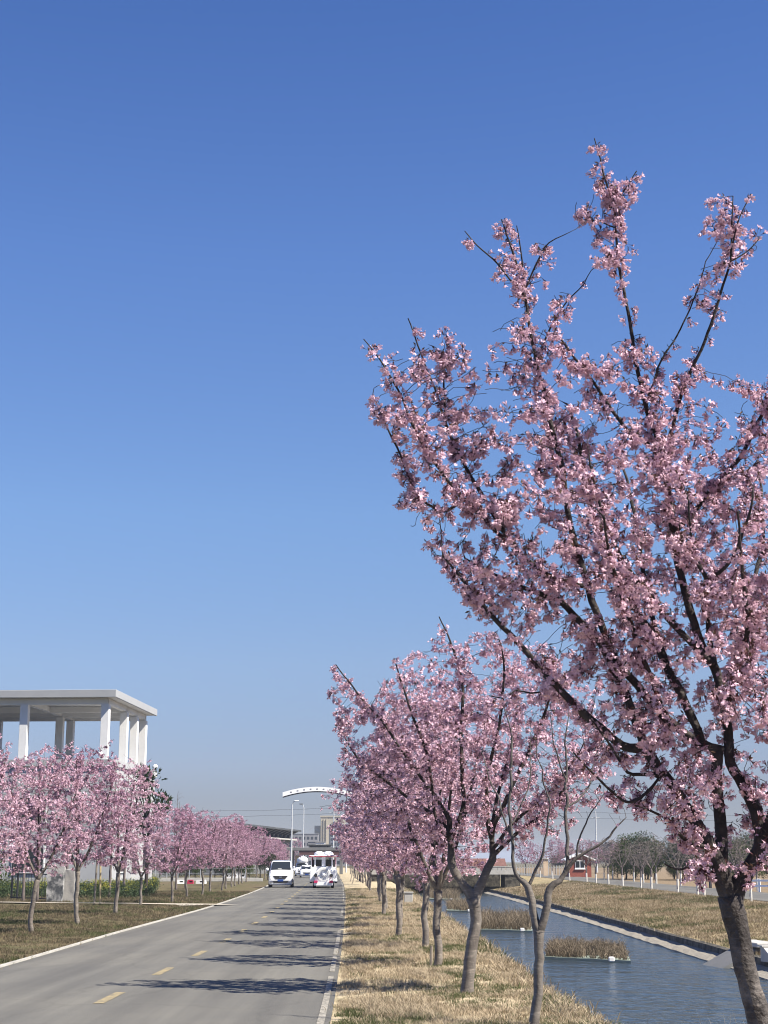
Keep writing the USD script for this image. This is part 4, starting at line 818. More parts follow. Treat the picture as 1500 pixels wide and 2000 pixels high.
for k, dz in enumerate((0.0, -1.05)):
    m = MB()
    for n in range(4):
        xs = np.linspace(pole_x[n], pole_x[n + 1], 14); f = (xs - xs[0]) / (xs[-1] - xs[0]); m.tube(np.stack([xs, np.full(14, 300.13), hz[n] + (hz[n + 1] - hz[n]) * f + dz - 0.55 * 4 * f * (1 - f)], 1), 0.022, 4)
    tag(part(None, 'power_line', m.get(), 'iron_black'), ('upper thin power line crossing the sky above the far road', 'lower thin power line crossing the sky above the far road')[k], 'power line')
# --- far tower and blocks
tw = thing('tower_block', 'tall cream and grey tower block in the haze at the end of the road', 'building', (-31, 900, 0))
part(tw, 'wall', MB().box((1.6, 7, 13.4), (14.0, 14, 26.8)).get(), 'tower_cream'); part(tw, 'side_wing', MB().box((-7.2, 8, 11.0), (3.5, 12, 22)).get(), 'tower_cream')
part(tw, 'cornice', MB().box((1.6, 7, 27.2), (14.6, 14.6, 0.9)).get(), 'tower_cream')
for k in range(3): part(tw, 'pier', MB().box((-5 + k * 1.5, -0.4, 12.9), (0.45, 0.8, 25.8)).get(), 'tower_cream')
g = part(tw, 'glass_front', MB().box((4.2, -0.15, 11.5), (7.6, 0.6, 23)).get(), 'tower_grey')
for r in range(9):
    for c in range(4): part(tw, 'window', MB().box((1.4 + c * 1.85, -0.5, 2 + r * 2.45), (1.2, 0.2, 1.5)).get(), 'dark_glass')
for k, (px, Y, w, h, m, lab) in enumerate([(611, 620, 4.0, 9.5, 'far_block', 'dark grey low block far down the road, left of the white box building'), (625, 560, 3.2, 8.6, 'white_wall', 'white box-like building far down the road above the gate canopy'), (590, 800, 16, 15.5, 'far_block', 'low hazy reddish-grey building far behind the street lamps'), (668, 700, 9, 6, 'far_block', 'low grey block far behind the white train')]):
    p = at_depth(px, 1682, Y); t = thing('far_building', lab, 'building', (p[0], Y, 0)); part(t, 'wall', MB().box((0, 4, h / 2), (w, 8, h)).get(), m); part(t, 'roof', MB().box((0, 4, h + 0.15), (w + 0.4, 8.4, 0.3)).get(), 'far_block')
    for c in range(max(1, int(w / 2))):
        for r in range(int(h / 3)): part(t, 'window', MB().box((-w / 2 + 1 + c * 2, -0.03, 1.6 + r * 3), (1.1, 0.12, 1.3)).get(), 'dark_glass')
# --- canal bridge
br = thing('canal_bridge', 'low concrete bridge with dark opening across the canal', 'bridge', (0, 166, 0)); xl, xr = float(bank_edge(166)) - 1.5, float(water_far(166)) + 2.2
part(br, 'deck', MB().box(((xl + xr) / 2, 3.0, 0.92), (xr - xl + 3, 6.4, 0.36)).get(), 'concrete')
for k in range(34): part(br, 'parapet_panel', MB().box((xl - 1 + (k + 0.5) * (xr - xl + 2) / 34, -0.12, 1.22), ((xr - xl + 2) / 34 - 0.05, 0.14, 0.56)).get(), 'concrete')
part(br, 'rail', MB().box(((xl + xr) / 2, -0.12, 1.54), (xr - xl + 2.2, 0.2, 0.08)).get(), 'concrete')
for x in (xl, xr + .8): part(br, 'abutment', MB().box((x, 3.0, -0.6), (1.6, 6.2, 2.66)).get(), 'curb_dark')
part(br, 'back_wall', MB().box(((xl + xr) / 2, 7, -0.4), (xr - xl, 0.3, 2.2)).get(), 'curb_dark')
rh = thing('red_roof_house', 'low house with red tiled roof just beyond the canal bridge', 'house', (11.5, 205, 0))
part(rh, 'wall', MB().box((0, 2.5, 0.8), (8, 5, 1.6)).get(), 'stone_plain'); part(rh, 'roof', MB().prism([(-0.4, 1.5), (5.4, 1.5), (2.5, 2.45)], -4.4, 4.4, 'x').get(), 'roof_red')
# --- red brick hut
p = on_ground(1134, 1713); hut = thing('brick_hut', 'small red brick hut with white gable roof and window on the far bank', 'hut', (p[0], p[1], 0), 4)
w_, d_, h_ = 3.0, 2.8, 2.35
part(hut, 'wall', MB().prism([(-w_ / 2, 0), (w_ / 2, 0), (w_ / 2, h_), (0, h_ + 0.62), (-w_ / 2, h_)], 0, d_).get(), 'brick_red')
for sx in (-1, 1):
    b = MB().prism([(0, h_ + 0.68), (sx * 2.05, h_ - 0.17), (sx * 2.05, h_ - 0.02), (0, h_ + 0.86)][::sx], -0.35, d_ + 0.35); part(hut, 'roof_slope', b.get(), 'white_paint')
w = obox(hut, 'window', 'white_paint', (-0.05, -0.04, 1.65), (1.35, 0.12, 1.1))
for sx in (-0.33, 0.33): part(w, 'pane', MB().box((-0.05 + sx, -0.08, 1.68), (0.56, 0.09, 0.86)).get(), 'dark_glass')
part(hut, 'sill', MB().box((-0.05, -0.09, 1.06), (1.5, 0.2, 0.08)).get(), 'white_paint'); part(hut, 'corner_post', MB().box((-1.42, -0.03, 1.15), (0.18, 0.14, 2.3)).get(), 'brick_red')
# --- notice board shelter, white rail fence, pillar, picket fence on the far bank
p = on_ground(1403, 1735); nb = thing('notice_board', 'dark framed notice board with pale panel standing across the far bank road', 'notice board', (p[0], p[1], 0), 25)
for x in (-0.75, 0.75): part(nb, 'post', MB().box((x, 0, 1.2), (0.16, 0.16, 2.4)).get(), 'black_plastic')
part(nb, 'panel', MB().box((0, 0, 1.45), (1.3, 0.06, 1.5)).get(), 'lamp_lens'); part(nb, 'roof', MB().box((0, 0, 2.47), (2.0, 0.7, 0.12)).get(), 'black_plastic'); part(nb, 'rail', MB().box((0, -0.04, 0.55), (1.4, 0.12, 0.12)).get(), 'black_plastic')
p = on_ground(1445, 1742); wf = thing('rail_fence', 'low cream two-rail fence at the right picture edge beyond the far road', 'fence', (p[0], p[1], 0), -28)
for k in range(7): part(wf, 'post', MB().box((k * 1.4, 0, 0.45), (0.14, 0.14, 0.9)).get(), 'white_wall')
for z in (0.42, 0.78): part(wf, 'rail', MB().box((4.2, -0.09, z), (8.6, 0.05, 0.13)).get(), 'white_wall')
p = on_ground(1080, 1712); t = thing('gate_pillar', 'cream gate pillar left of the red brick hut', 'pillar', (p[0], p[1] + 10, 0)); part(t, 'shaft', MB().box((0, 0, 1.2), (0.7, 0.7, 2.4)).get(), 'warm_pillar'); part(t, 'cap', MB().box((0, 0, 2.48), (0.95, 0.95, 0.16)).get(), 'white_wall')
pf = thing('picket_fence', 'pale picket fence below the distant pink trees beyond the canal', 'fence', (18.6, 236, 0))
for k in range(24): part(pf, 'picket', MB().box((k * 0.4, 0, 0.75), (0.06, 0.05, 1.5)).get(), 'galvanised')
part(pf, 'rail', MB().box((4.7, 0.05, 1.2), (9.6, 0.05, 0.08)).get(), 'concrete')
# --- outlets on the far bank
p = on_ground(1490, 1864, -0.62); t = thing('outlet_box', 'pale concrete outlet block on the far slope at the right picture edge', 'concrete block', (p[0] + .15, p[1], -0.85), 12)
part(t, 'block', MB().prism([(-.5, 0), (.5, 0), (.5, .42), (.3, .42)], 0, .9, 'x').get(), 'concrete'); part(t, 'lid', MB().box((0.45, 0.42, 0.45), (1.0, .3, .05)).get(), 'concrete')
p = on_ground(1425, 1890, wl); t = thing('outlet_wing', 'grey sloping concrete outlet wing at the far water edge beside the big trunk', 'concrete wing', (p[0], p[1], wl), 8)
part(t, 'slab', MB().prism([(-0.55, -0.1), (1.3, -0.1), (1.3, 0.62), (0.9, 0.62)], -0.3, 1.6).get(), 'grey_deck'); part(t, 'kerb_stone', MB().box((1.15, 0.6, 0.7), (0.8, 2.2, 0.14), bev=0.02).get(), 'concrete')

# --- left lawn furniture
g0 = on_ground(22, 1757); g1 = on_ground(93, 1760); gw = np.linalg.norm(g1[:2] - g0[:2])
t = thing('metal_gate', 'black barred metal gate panels on the left lawn behind the first cherry trunk', 'gate', (g0[0], g0[1], 0), math.degrees(math.atan2(g1[1] - g0[1], g1[0] - g0[0])))
for k in range(14): part(t, 'bar', MB().tube([(0.1 + k * (gw - 0.2) / 13, 0, 0.1), (0.1 + k * (gw - 0.2) / 13, 0, 1.42)], 0.014, 5).get(), 'iron_black')
for x in (0.0, gw * 0.16, gw): part(t, 'post', MB().box((x, 0, 1.2), (0.09, 0.09, 2.4)).get(), 'iron_black')
for z in (0.12, 1.4, 1.72, 2.3): part(t, 'rail', MB().box((gw / 2, 0, z), (gw, 0.05, 0.05)).get(), 'iron_black')
def slab(px0, px1, py, top, Y, m, label, seed, tilt):
    a = at_depth(px0, py, Y); b_ = at_depth(px1, py, Y); h = at_depth(px0, top, Y)[2]; wd = b_[0] - a[0]
    mm = trimesh.creation.box((wd, 0.35, h + 0.1)); mm = mm.subdivide().subdivide().subdivide(); v = np.array(mm.vertices); v[:, 2] += h / 2 - 0.05
    v += (meshkit.fbm(v * 2.3, 3, seed)[:, None] - 0.5) * [0.16, 0.14, 0.1]; v[:, 0] += v[:, 2] * tilt
    t = thing('stone_slab', label, 'stone slab', ((a[0] + b_[0]) / 2, Y, 0)); part(t, 'slab', (v, mm.faces), m, 40)
slab(91, 122, 1762, 1688, 83.0, 'stone_slab', 'dark weathered upright stone slab right of the black gate', 1, 0.02)
slab(122, 146, 1760, 1698, 84.2, 'stone_plain', 'plain pale upright slab beside the dark weathered slab', 2, -0.02)
p = on_ground(184, 1766); t = thing('tree_stake', 'pale wooden stake pair between cherry trunks by the footpath', 'stake', (p[0], p[1], 0)); part(t, 'stake', MB().tube([(0, 0, 0), (0.06, 0, 2.3)], 0.05, 7).get(), 'wood_grey'); part(t, 'stake', MB().tube([(0.28, 0.1, 0), (0.2, 0.1, 2.3)], 0.05, 7).get(), 'bamboo')
# low wall and barriers far left
t = thing('low_wall', 'low white garden wall across the far left lawn', 'wall', (-25.5, 168, 0), 3)
for k in range(9): part(t, 'wall_section', MB().box((k * 1.4 + 0.7, 0, 0.17), (1.385, 0.35, 0.34), bev=0.015).get(), 'concrete')
def barrier(x, Y, w, m, label, rot=0):
    t = thing('plastic_barrier', label, 'barrier', (x, Y, 0), rot, (1, 1, .6 if Y < 160 else 1), group='plastic barriers on the left')
    poly = Polygon([(-w / 2, 0), (w / 2, 0), (w / 2, 0.22), (w / 2 - 0.06, 0.62), (-w / 2 + 0.06, 0.62), (-w / 2, 0.22)]).difference(Point(0, 0.34).buffer(0.11).union(Point(0.12, 0.34).buffer(0.11)))
    mm = trimesh.creation.extrude_polygon(poly, 0.4, engine='earcut'); pz = np.array(mm.vertices); part(t, 'shell', (np.stack([pz[:, 0], 0.2 - pz[:, 2], pz[:, 1]], 1), mm.faces), m)
    part(t, 'core', MB().box((0.06, 0.05, 0.34), (0.4, 0.06, 0.3)).get(), 'black_plastic')
for k in range(3):
    x = at_depth(443 + k * 15.5, 1700, 196)[0]; barrier(x, 196, 0.98, 'white_paint', ('left', 'middle', 'right')[k] + ' white plastic barrier of three behind the left tree row')
x = at_depth(372, 1724, 150)[0]; barrier(x, 150, 0.6, 'red_trim', 'red plastic barrier lying among white ones on the far left'); barrier(x - 0.95, 150.2, 0.9, 'white_paint', 'white plastic barrier left of the red one', 8); barrier(x + 1.0, 150.1, 0.95, 'white_paint', 'white plastic barrier right of the red one', -6)
# wooden stakes propping young trees in the canal row
for n, yy in enumerate((150.0, 166.0)):
    t = thing('tree_stakes', ('nearer', 'farther')[n] + ' wooden tripod propping a young tree on the far verge', 'stakes', (row_x(yy) - 0.6, yy, 0))
    for k in range(3): part(t, 'stake', MB().tube([(1.0 * math.cos(k * 2.1), 1.0 * math.sin(k * 2.1), 0), (0.08 * math.cos(k * 2.1), 0.08 * math.sin(k * 2.1), 1.7)], 0.045, 6).get(), 'wood_grey')
p = on_ground(798, 1766); t = thing('marker_post', 'short pale concrete post at the canal edge behind the cherry trunks', 'post', (p[0], p[1], -0.05)); part(t, 'shaft', MB().box((0, 0, 0.28), (0.42, 0.4, 0.62), bev=0.02).get(), 'concrete'); part(t, 'cap', MB().box((0, 0, 0.62), (0.48, 0.46, 0.06)).get(), 'concrete')
p = on_ground(842, 1889); t = thing('wooden_stake', 'thin dark wooden stake beside the third cherry trunk', 'stake', (p[0], p[1], 0)); part(t, 'shaft', MB().tube([(0, 0, 0), (0.01, 0, 0.42)], 0.03, 6).get(), 'wood_grey')
fn = thing('wire_fence', 'grey post and wire fence behind the left tree row', 'fence', (-38, 176, 0), 2)
for k in range(20): part(fn, 'post', MB().box((k * 1.25, 0, 0.9), (0.08, 0.08, 1.8)).get(), 'galvanised')
for z in (0.3, 0.8, 1.3, 1.75): part(fn, 'wire', MB().tube([(0, 0, z), (24, 0, z)], 0.012, 4).get(), 'galvanised')

# ------------------------------------------------------------------ vehicles (front faces -y, local origin at the ground under the centre of the front)
def hullbox(pts): 
    m = trimesh.convex.convex_hull(np.array(pts, float)); return m
def loft(sections):
    """sections: list of (y, [(x, z) ...]) rings of equal count, closed ends"""
    n = len(sections[0][1]); V = []; F = []
    for yv, ring in sections: V += [(x, yv, z) for x, z in ring]
    for s_ in range(len(sections) - 1):
        for k in range(n): F.append((s_ * n + k, s_ * n + (k + 1) % n, (s_ + 1) * n + (k + 1) % n, (s_ + 1) * n + k))
    tri = [(a, b, c) for a, b, c, d in F] + [(a, c, d) for a, b, c, d in F]
    for s_, fl in ((0, 1), (len(sections) - 1, -1)):
        o = s_ * n
        for k in range(1, n - 1): tri.append((o, o + k + 1, o + k)[::fl] if fl == 1 else (o, o + k, o + k + 1))
    return np.array(V, float), np.array(tri)
def body_ring(w, z0, zs, zt, wt, r=0.08):
    """half-width w at the sill z0 and shoulder zs, half-width wt at the top zt, soft corners"""
    R = [(-w + r, z0), (w - r, z0), (w, z0 + r), (w, zs - r), (w - 0.02, zs), (wt + (w - wt) * 0.06, zt - r), (wt - r, zt), (0, zt + 0.015), (-wt + r, zt), (-wt - (w - wt) * 0.06, zt - r), (-w + 0.02, zs), (-w, zs - r), (-w, z0 + r)]
    return R
def wheel(t, x, yv, r, w=0.2):
    m = trimesh.creation.cylinder(r, w, sections=20); m.apply_transform(trimesh.transformations.rotation_matrix(math.pi / 2, [0, 1, 0])); m.apply_translation((x, yv, r)); wp = part(t, 'wheel', m, 'rubber', 40)
    m = trimesh.creation.cylinder(r * 0.6, w + 0.02, sections=14); m.apply_transform(trimesh.transformations.rotation_matrix(math.pi / 2, [0, 1, 0])); m.apply_translation((x, yv, r)); part(wp, 'rim', m, 'chrome', 40)
def quad_plate(corners, d=0.02):
    c = np.array(corners, float); n = np.cross(c[1] - c[0], c[2] - c[0]); n /= np.linalg.norm(n); v = np.vstack([c, c - n * d]); k = len(c)
    f = [(0, i, i + 1) for i in range(1, k - 1)] + [(k, k + i + 1, k + i) for i in range(1, k - 1)]
    for i in range(k): j = (i + 1) % k; f += [(i, j + k, j), (i, i + k, j + k)]
    return v, np.array(f)

def van(loc, rot, H, Wd, Ln, label, name='minivan', cat='van', hood=1.0, rack=True, grp=None, shoulder=0.62):
    t = thing(name, label, cat, loc, rot, group=grp); w = Wd / 2; zs = H * shoulder; wt = w * 0.84; k = zs / 1.32
    secs = [(0.0, body_ring(w * 0.8, 0.32 * k, 0.7 * k, 0.86 * k, w * 0.7, 0.05)), (0.05, body_ring(w * 0.92, 0.24 * k, 0.78 * k, 0.98 * k, w * 0.78, 0.06)), (0.28, body_ring(w * 0.985, 0.22, 0.92 * k, 1.1 * k, w * 0.82, 0.07)), (hood, body_ring(w, 0.22, zs * 0.93, zs + 0.06, w * 0.86, 0.07)),
            (hood + 0.75, body_ring(w, 0.22, zs, H - 0.06, wt, 0.09)), (hood + 1.25, body_ring(w, 0.22, zs, H, wt, 0.1)), (Ln - 0.7, body_ring(w, 0.22, zs, H - 0.02, wt, 0.1)), (Ln - 0.15, body_ring(w * 0.98, 0.26, zs, H - 0.16, wt * 0.97, 0.09)), (Ln, body_ring(w * 0.92, 0.34, zs * 0.9, H - 0.5, wt * 0.95, 0.08))]
    part(t, 'body', loft(secs), 'car_white', 35)
    z0, z1 = zs + 0.06, H - 0.13; y0, y1 = hood - 0.01, hood + 0.68
    part(t, 'windscreen', quad_plate([(-w * 0.84, y0 - .01, z0 + .03), (w * 0.84, y0 - .01, z0 + .03), (wt * 0.87, y1 - .02, z1 + .02), (-wt * 0.87, y1 - .02, z1 + .02)]), 'dark_glass')
    for sx in (-1, 1):
        a0, a1 = zs + 0.06, H - 0.16
        def side(ya, yb):
            c = [(sx * (w - .005), ya, a0), (sx * (w - .005), yb, a0), (sx * (wt + .04), yb, a1), (sx * (wt + .04), ya + 0.25, a1)]; return quad_plate(c if sx > 0 else c[::-1], 0.03)
        for ya, yb in ((hood + 0.5, hood + 1.45), (hood + 1.55, Ln - 1.3), (Ln - 1.2, Ln - 0.45)): part(t, 'side_window', side(ya, yb), 'dark_glass')
        m = hullbox([(sx * w * 0.5, 0.0, 0.86 * k), (sx * w * 0.93, 0.1, 0.88 * k), (sx * w * 0.995, 0.4, 1.14 * k), (sx * w * 0.9, 0.2, 1.08 * k), (sx * w * 0.52, 0.02, 0.93 * k), (sx * w * 0.93, 0.42, 0.92 * k)]); part(t, 'headlight', m, 'lamp_lens')
        part(t, 'fog_lamp', MB().box((sx * w * 0.78, 0.0, 0.46 * k), (0.28, 0.12, 0.1), bev=0.02).get(), 'chrome')
        mm = trimesh.creation.icosphere(2, 1.0); mm.apply_scale((0.14, 0.09, 0.13)); mm.apply_translation((sx * (w + 0.16), hood + 0.5, zs + 0.1)); mr = part(t, 'mirror', mm, 'car_white', True); part(mr, 'mirror_arm', MB().box((sx * (w + 0.02), hood + 0.52, zs + 0.04), (0.14, 0.06, 0.05)).get(), 'black_plastic')
        for yv in (0.85, Ln - 0.95): wheel(t, sx * (w - 0.08), yv, 0.33)
    part(t, 'grille', hullbox([(-w * .62, -.02, .92 * k), (w * .62, -.02, .92 * k), (-w * .4, -.03, .68 * k), (w * .4, -.03, .68 * k), (-w * .6, .12, .92 * k), (w * .6, .12, .92 * k), (-w * .4, .12, .68 * k), (w * .4, .12, .68 * k)]), 'black_plastic')
    part(t, 'badge', MB().box((0, -0.04, 0.81 * k), (0.24, 0.03, 0.08), bev=0.01).get(), 'chrome')
    part(t, 'lower_intake', hullbox([(-w * .78, -.015, .54 * k), (w * .78, -.015, .54 * k), (-w * .55, -.02, .36 * k), (w * .55, -.02, .36 * k), (-w * .75, .1, .54 * k), (w * .75, .1, .54 * k), (-w * .5, .1, .36 * k), (w * .5, .1, .36 * k)]), 'black_plastic')
    part(t, 'number_plate', MB().box((0, -0.045, 0.56 * k), (0.46, 0.02, 0.15)).get(), 'plate_blue')
    part(t, 'underbody', MB().box((0, Ln / 2, 0.25), (Wd * 0.8, Ln * 0.85, 0.16)).get(), 'black_plastic')
    for sx in (-0.34, 0.34): part(t, 'wiper', MB().tube([(sx * w, hood - 0.02, zs + 0.12), (sx * w + 0.5, hood + 0.1, zs + 0.22)], 0.012, 5).get(), 'black_plastic')
    part(t, 'dash_paper', MB().box((-0.1, hood - 0.008, zs + 0.15), (0.3, 0.01, 0.05)).get(), 'white_wall')
    if rack:
        for sx in (-1, 1): part(t, 'roof_rail', MB().tube([(sx * wt * .86, hood + 1.3, H + .0), (sx * wt * .86, hood + 1.45, H + .06), (sx * wt * .86, Ln - 0.6, H + .06), (sx * wt * .86, Ln - 0.45, H)], 0.022, 6).get(), 'black_plastic')
    return t
van((-8.35, 127.5, 0.03), 2, 2.12, 1.94, 4.9, 'white minivan with blue number plate driving towards the viewer in the left lane')
# white car with a tall white roof load, and the car beside it, both behind the train
v2 = van((-11.75, 225, 0.03), 2, 1.85, 1.9, 4.7, 'white car carrying a big white bundle on its roof behind the train', 'car', 'car', rack=False)
mm = trimesh.creation.icosphere(3, 1.0); mm.vertices *= [0.8, 1.1, 0.55]; mm.vertices[:, 2] = np.maximum(mm.vertices[:, 2], -0.35); mm.vertices *= 1 + 0.2 * (meshkit.fbm(mm.vertices * 2, 3, 6)[:, None] - 0.5)
t = thing('roof_bundle', 'big rounded white bundle on the roof of the far white car', 'bundle', (-11.75, 227.3, 2.2)); part(t, 'cover', mm, 'white_wall', True); part(t, 'strap', MB().tube([(-0.2, -1.02, 0.05), (-0.22, -0.85, 0.32), (-0.24, -0.2, 0.56)], 0.04, 6).get(), 'iron_black')
van((-10.0, 205, 0.03), 2, 1.55, 1.84, 4.5, 'white saloon car half hidden behind the train, nearer of two', 'car', 'car', rack=False, hood=1.25)

# --- sightseeing road train
def train():
    t = thing('road_train', 'white sightseeing road train engine with dark red roof edge and bumper blocks', 'road train', (-4.75, 124, 0.03), 2.0)
    m = trimesh.creation.cylinder(0.58, 1.5, sections=32); m.apply_transform(trimesh.transformations.rotation_matrix(math.pi / 2, [1, 0, 0])); m.apply_translation((0, 0.75, 1.05)); bo = part(t, 'boiler', m, 'white_paint', 40)
    m = trimesh.creation.annulus(0.36, 0.5, 0.05, sections=32); m.apply_transform(trimesh.transformations.rotation_matrix(math.pi / 2, [1, 0, 0])); m.apply_translation((0, -0.02, 1.05)); part(bo, 'front_ring', m, 'white_wall', 40)
    for k in range(16):
        a = k * math.pi / 8; part(bo, 'spoke', MB().tube([(0.14 * math.cos(a), -0.02, 1.05 + 0.14 * math.sin(a)), (0.37 * math.cos(a), -0.02, 1.05 + 0.37 * math.sin(a))], 0.014, 5).get(), 'white_wall')
    m = trimesh.creation.icosphere(2, 0.14); m.apply_translation((0, -0.02, 1.05)); part(bo, 'boss', m, 'white_paint', True)
    b = MB().prism([(-0.62, 0.35), (0.62, 0.35), (0.66, 0.95), (0.5, 1.35), (-0.5, 1.35), (-0.66, 0.95)], 0.05, 1.5); part(t, 'hood', b.get(), 'white_paint')
    part(t, 'side_tank', MB().box((-0.83, 1.15, 0.95), (0.5, 1.0, 0.9), bev=0.04).get(), 'white_paint'); part(t, 'side_tank', MB().box((0.83, 1.15, 0.95), (0.5, 1.0, 0.9), bev=0.04).get(), 'white_paint')
    b = MB().box((0, 0.1, 0.34), (1.5, 0.5, 0.26), bev=0.03); part(t, 'bumper', b.get(), 'white_paint')
    for sx in (-1, 1):
        part(t, 'bumper_block', MB().box((sx * 0.6, -0.17, 0.5), (0.3, 0.12, 0.18), bev=0.01).get(), 'magenta')
        m = trimesh.creation.cylinder(0.13, 0.14, sections=16); m.apply_transform(trimesh.transformations.rotation_matrix(math.pi / 2, [1, 0, 0])); m.apply_translation((sx * 0.62, 0.02, 0.98)); part(t, 'lamp', m, 'black_plastic', 40)
        part(t, 'step', MB().box((sx * 0.98, 1.3, 0.42), (0.2, 0.7, 0.08)).get(), 'black_plastic')
        for yv in (0.9, 3.4): wheel(t, sx * 0.72, yv, 0.3)
    part(t, 'chassis', MB().box((0, 2.0, 0.36), (1.3, 3.6, 0.22)).get(), 'black_plastic')
    # cab
    part(t, 'cab_wall', MB().box((0, 1.75, 1.15), (2.05, 0.12, 0.95)).get(), 'white_paint'); part(t, 'cab_back', MB().box((0, 3.5, 1.4), (1.98, 0.1, 1.6)).get(), 'dark_cloth')
    part(t, 'cab_mullion', MB().box((0, 1.74, 2.0), (0.3, 0.12, 0.8), bev=0.02).get(), 'white_paint')
    for sx in (-1, 1):
        part(t, 'cab_post', MB().box((sx * 0.68, 1.74, 2.0), (0.12, 0.1, 0.8)).get(), 'white_paint'); part(t, 'cab_post', MB().box((sx * 0.98, 1.74, 2.0), (0.06, 0.08, 0.8)).get(), 'white_paint'); part(t, 'cab_post', MB().box((sx * 0.98, 3.5, 1.9), (0.09, 0.11, 1.0)).get(), 'red_trim')
        f = part(t, 'window_frame', MB().box((sx * 0.39, 1.74, 1.63), (0.48, 0.13, 0.06)).get(), 'white_paint'); part(f, 'pane', MB().box((sx * 0.39, 1.76, 2.0), (0.47, 0.02, 0.74)).get(), 'pane')
    part(t, 'roof', MB().box((0, 2.6, 2.5), (2.3, 2.2, 0.1), bev=0.03).get(), 'white_paint'); part(t, 'roof_edge', MB().box((0, 1.46, 2.46), (2.36, 0.08, 0.09), bev=0.02).get(), 'red_trim')
    part(t, 'window_header', MB().box((0, 1.74, 2.42), (1.5, 0.14, 0.07)).get(), 'white_paint')
    for sx in (-0.36, 0.36):
        m = trimesh.creation.icosphere(2, 1.0); m.apply_scale((0.42, 0.7, 0.26)); m.apply_translation((sx, 2.3, 2.6)); part(t, 'roof_dome', m, 'white_paint', True)
    part(t, 'whistle', MB().tube([(0.02, 1.7, 2.55), (0.02, 1.7, 2.85)], 0.03, 8).get(), 'chrome')
    # a carriage behind
    c = thing('train_carriage', 'open carriage with dark red roof edge pulled behind the white train engine', 'carriage', (-4.9, 128.2, 0.03), 2.2)
    part(c, 'floor', MB().box((0, 2.5, 0.5), (1.8, 5, 0.2)).get(), 'black_plastic'); part(c, 'side_wall', MB().box((-0.92, 2.5, 0.85), (0.06, 5, 0.5)).get(), 'white_paint'); part(c, 'side_wall', MB().box((0.92, 2.5, 0.85), (0.06, 5, 0.5)).get(), 'white_paint')
    for yv in (0.1, 1.7, 3.3, 4.9):
        for sx in (-0.92, 0.92): part(c, 'post', MB().box((sx, yv, 1.75), (0.06, 0.08, 1.3)).get(), 'red_trim')
        part(c, 'seat', MB().box((0, yv + 0.3 if yv < 4.5 else yv - 0.5, 0.95), (1.6, 0.45, 0.7), bev=0.04).get(), 'dark_cloth')
    part(c, 'roof', MB().box((0, 2.5, 2.42), (2.1, 5.3, 0.1), bev=0.03).get(), 'white_paint')
    for yv in (1.0, 4.0):
        for sx in (-0.72, 0.72): wheel(c, sx, yv, 0.28)
MAT['pane'] = usdkit.material(stage, W + '/Looks/pane', {'t': ('transparent_bsdf', {'color': (0.55, 0.58, 0.6)}), 'g': ('glossy_bsdf', {'roughness': 0.03, 'color': (0.9, 0.9, 0.9)}), 'f': ('fresnel', {'IOR': 1.5}), 'x': ('mix_closure', {})},
    [('t.BSDF', 'x.closure1'), ('g.BSDF', 'x.closure2'), ('f.fac', 'x.fac')], surface='x.closure')
train()
def driver():
    import manifold3d as m3
    J = {'hip': ((0, 0, 0.0), .16), 'belly': ((0, -.02, .2), .15), 'chest': ((0, -.03, .42), .16), 'neck': ((0, -.03, .58), .06), 'shl': ((-.19, -.02, .47), .07), 'shr': ((.19, -.02, .47), .07), 'ell': ((-.24, -.2, .25), .05), 'elr': ((.24, -.2, .25), .05), 'hal': ((-.13, -.42, .32), .04), 'har': ((.13, -.42, .32), .04),
         'hl': ((-.1, 0, 0), .1), 'hr': ((.1, 0, 0), .1), 'kl': ((-.12, -.42, .02), .075), 'kr': ((.12, -.42, .02), .075), 'fl': ((-.12, -.5, -.4), .05), 'fr': ((.12, -.5, -.4), .05), 'tl': ((-.12, -.65, -.43), .035), 'tr': ((.12, -.65, -.43), .035)}
    bones = [('hip', 'belly'), ('belly', 'chest'), ('chest', 'neck'), ('chest', 'shl'), ('chest', 'shr'), ('shl', 'ell'), ('shr', 'elr'), ('ell', 'hal'), ('elr', 'har'), ('hip', 'hl'), ('hip', 'hr'), ('hl', 'kl'), ('hr', 'kr'), ('kl', 'fl'), ('kr', 'fr'), ('fl', 'tl'), ('fr', 'tr')]
    def sp(j): return m3.Manifold.sphere(J[j][1], 16).translate(J[j][0])
    M_ = m3.Manifold()
    for a, b in bones: M_ += m3.Manifold.batch_hull([sp(a), sp(b)])
    seat = (0.42, 3.1, 1.02); a = math.radians(2.0); loc = (-4.75 + seat[0] * math.cos(a) - seat[1] * math.sin(a), 124 + seat[0] * math.sin(a) + seat[1] * math.cos(a), seat[2])
    t = thing('person', 'driver in red top sitting behind the right window of the train cab', 'person', loc, 2)
    part(t, 'body', M_, 'red_cloth', True)
    hd = trimesh.creation.icosphere(3, 1.0); v = hd.vertices; v *= [0.085, 0.1, 0.12]; nose = np.exp(-((v[:, 0] / .02) ** 2 + ((v[:, 2] + .01) / .03) ** 2)) * (v[:, 1] < 0); v[:, 1] -= 0.025 * nose; v[:, 0] *= 1 - 0.25 * np.clip(-v[:, 2] / .12, 0, 1)
    hd.vertices = v + [0, -0.04, 0.75]; h = part(t, 'head', hd, 'skin', True)
    hr = trimesh.creation.icosphere(2, 1.0); hr.vertices *= [0.095, 0.105, 0.1]; hr.vertices[:, 2] = np.maximum(hr.vertices[:, 2], -0.02); hr.vertices += [0, -0.02, 0.79]; part(h, 'hair', hr, 'dark_cloth', True)
    for sx in (-1, 1):
        e = trimesh.creation.icosphere(1, 0.013); e.apply_translation((sx * 0.033, -0.132, 0.765)); part(h, 'eye', e, 'black_plastic', True)
    part(h, 'mouth', MB().box((0, -0.128, 0.69), (0.045, 0.01, 0.01)).get(), 'red_trim')
driver()

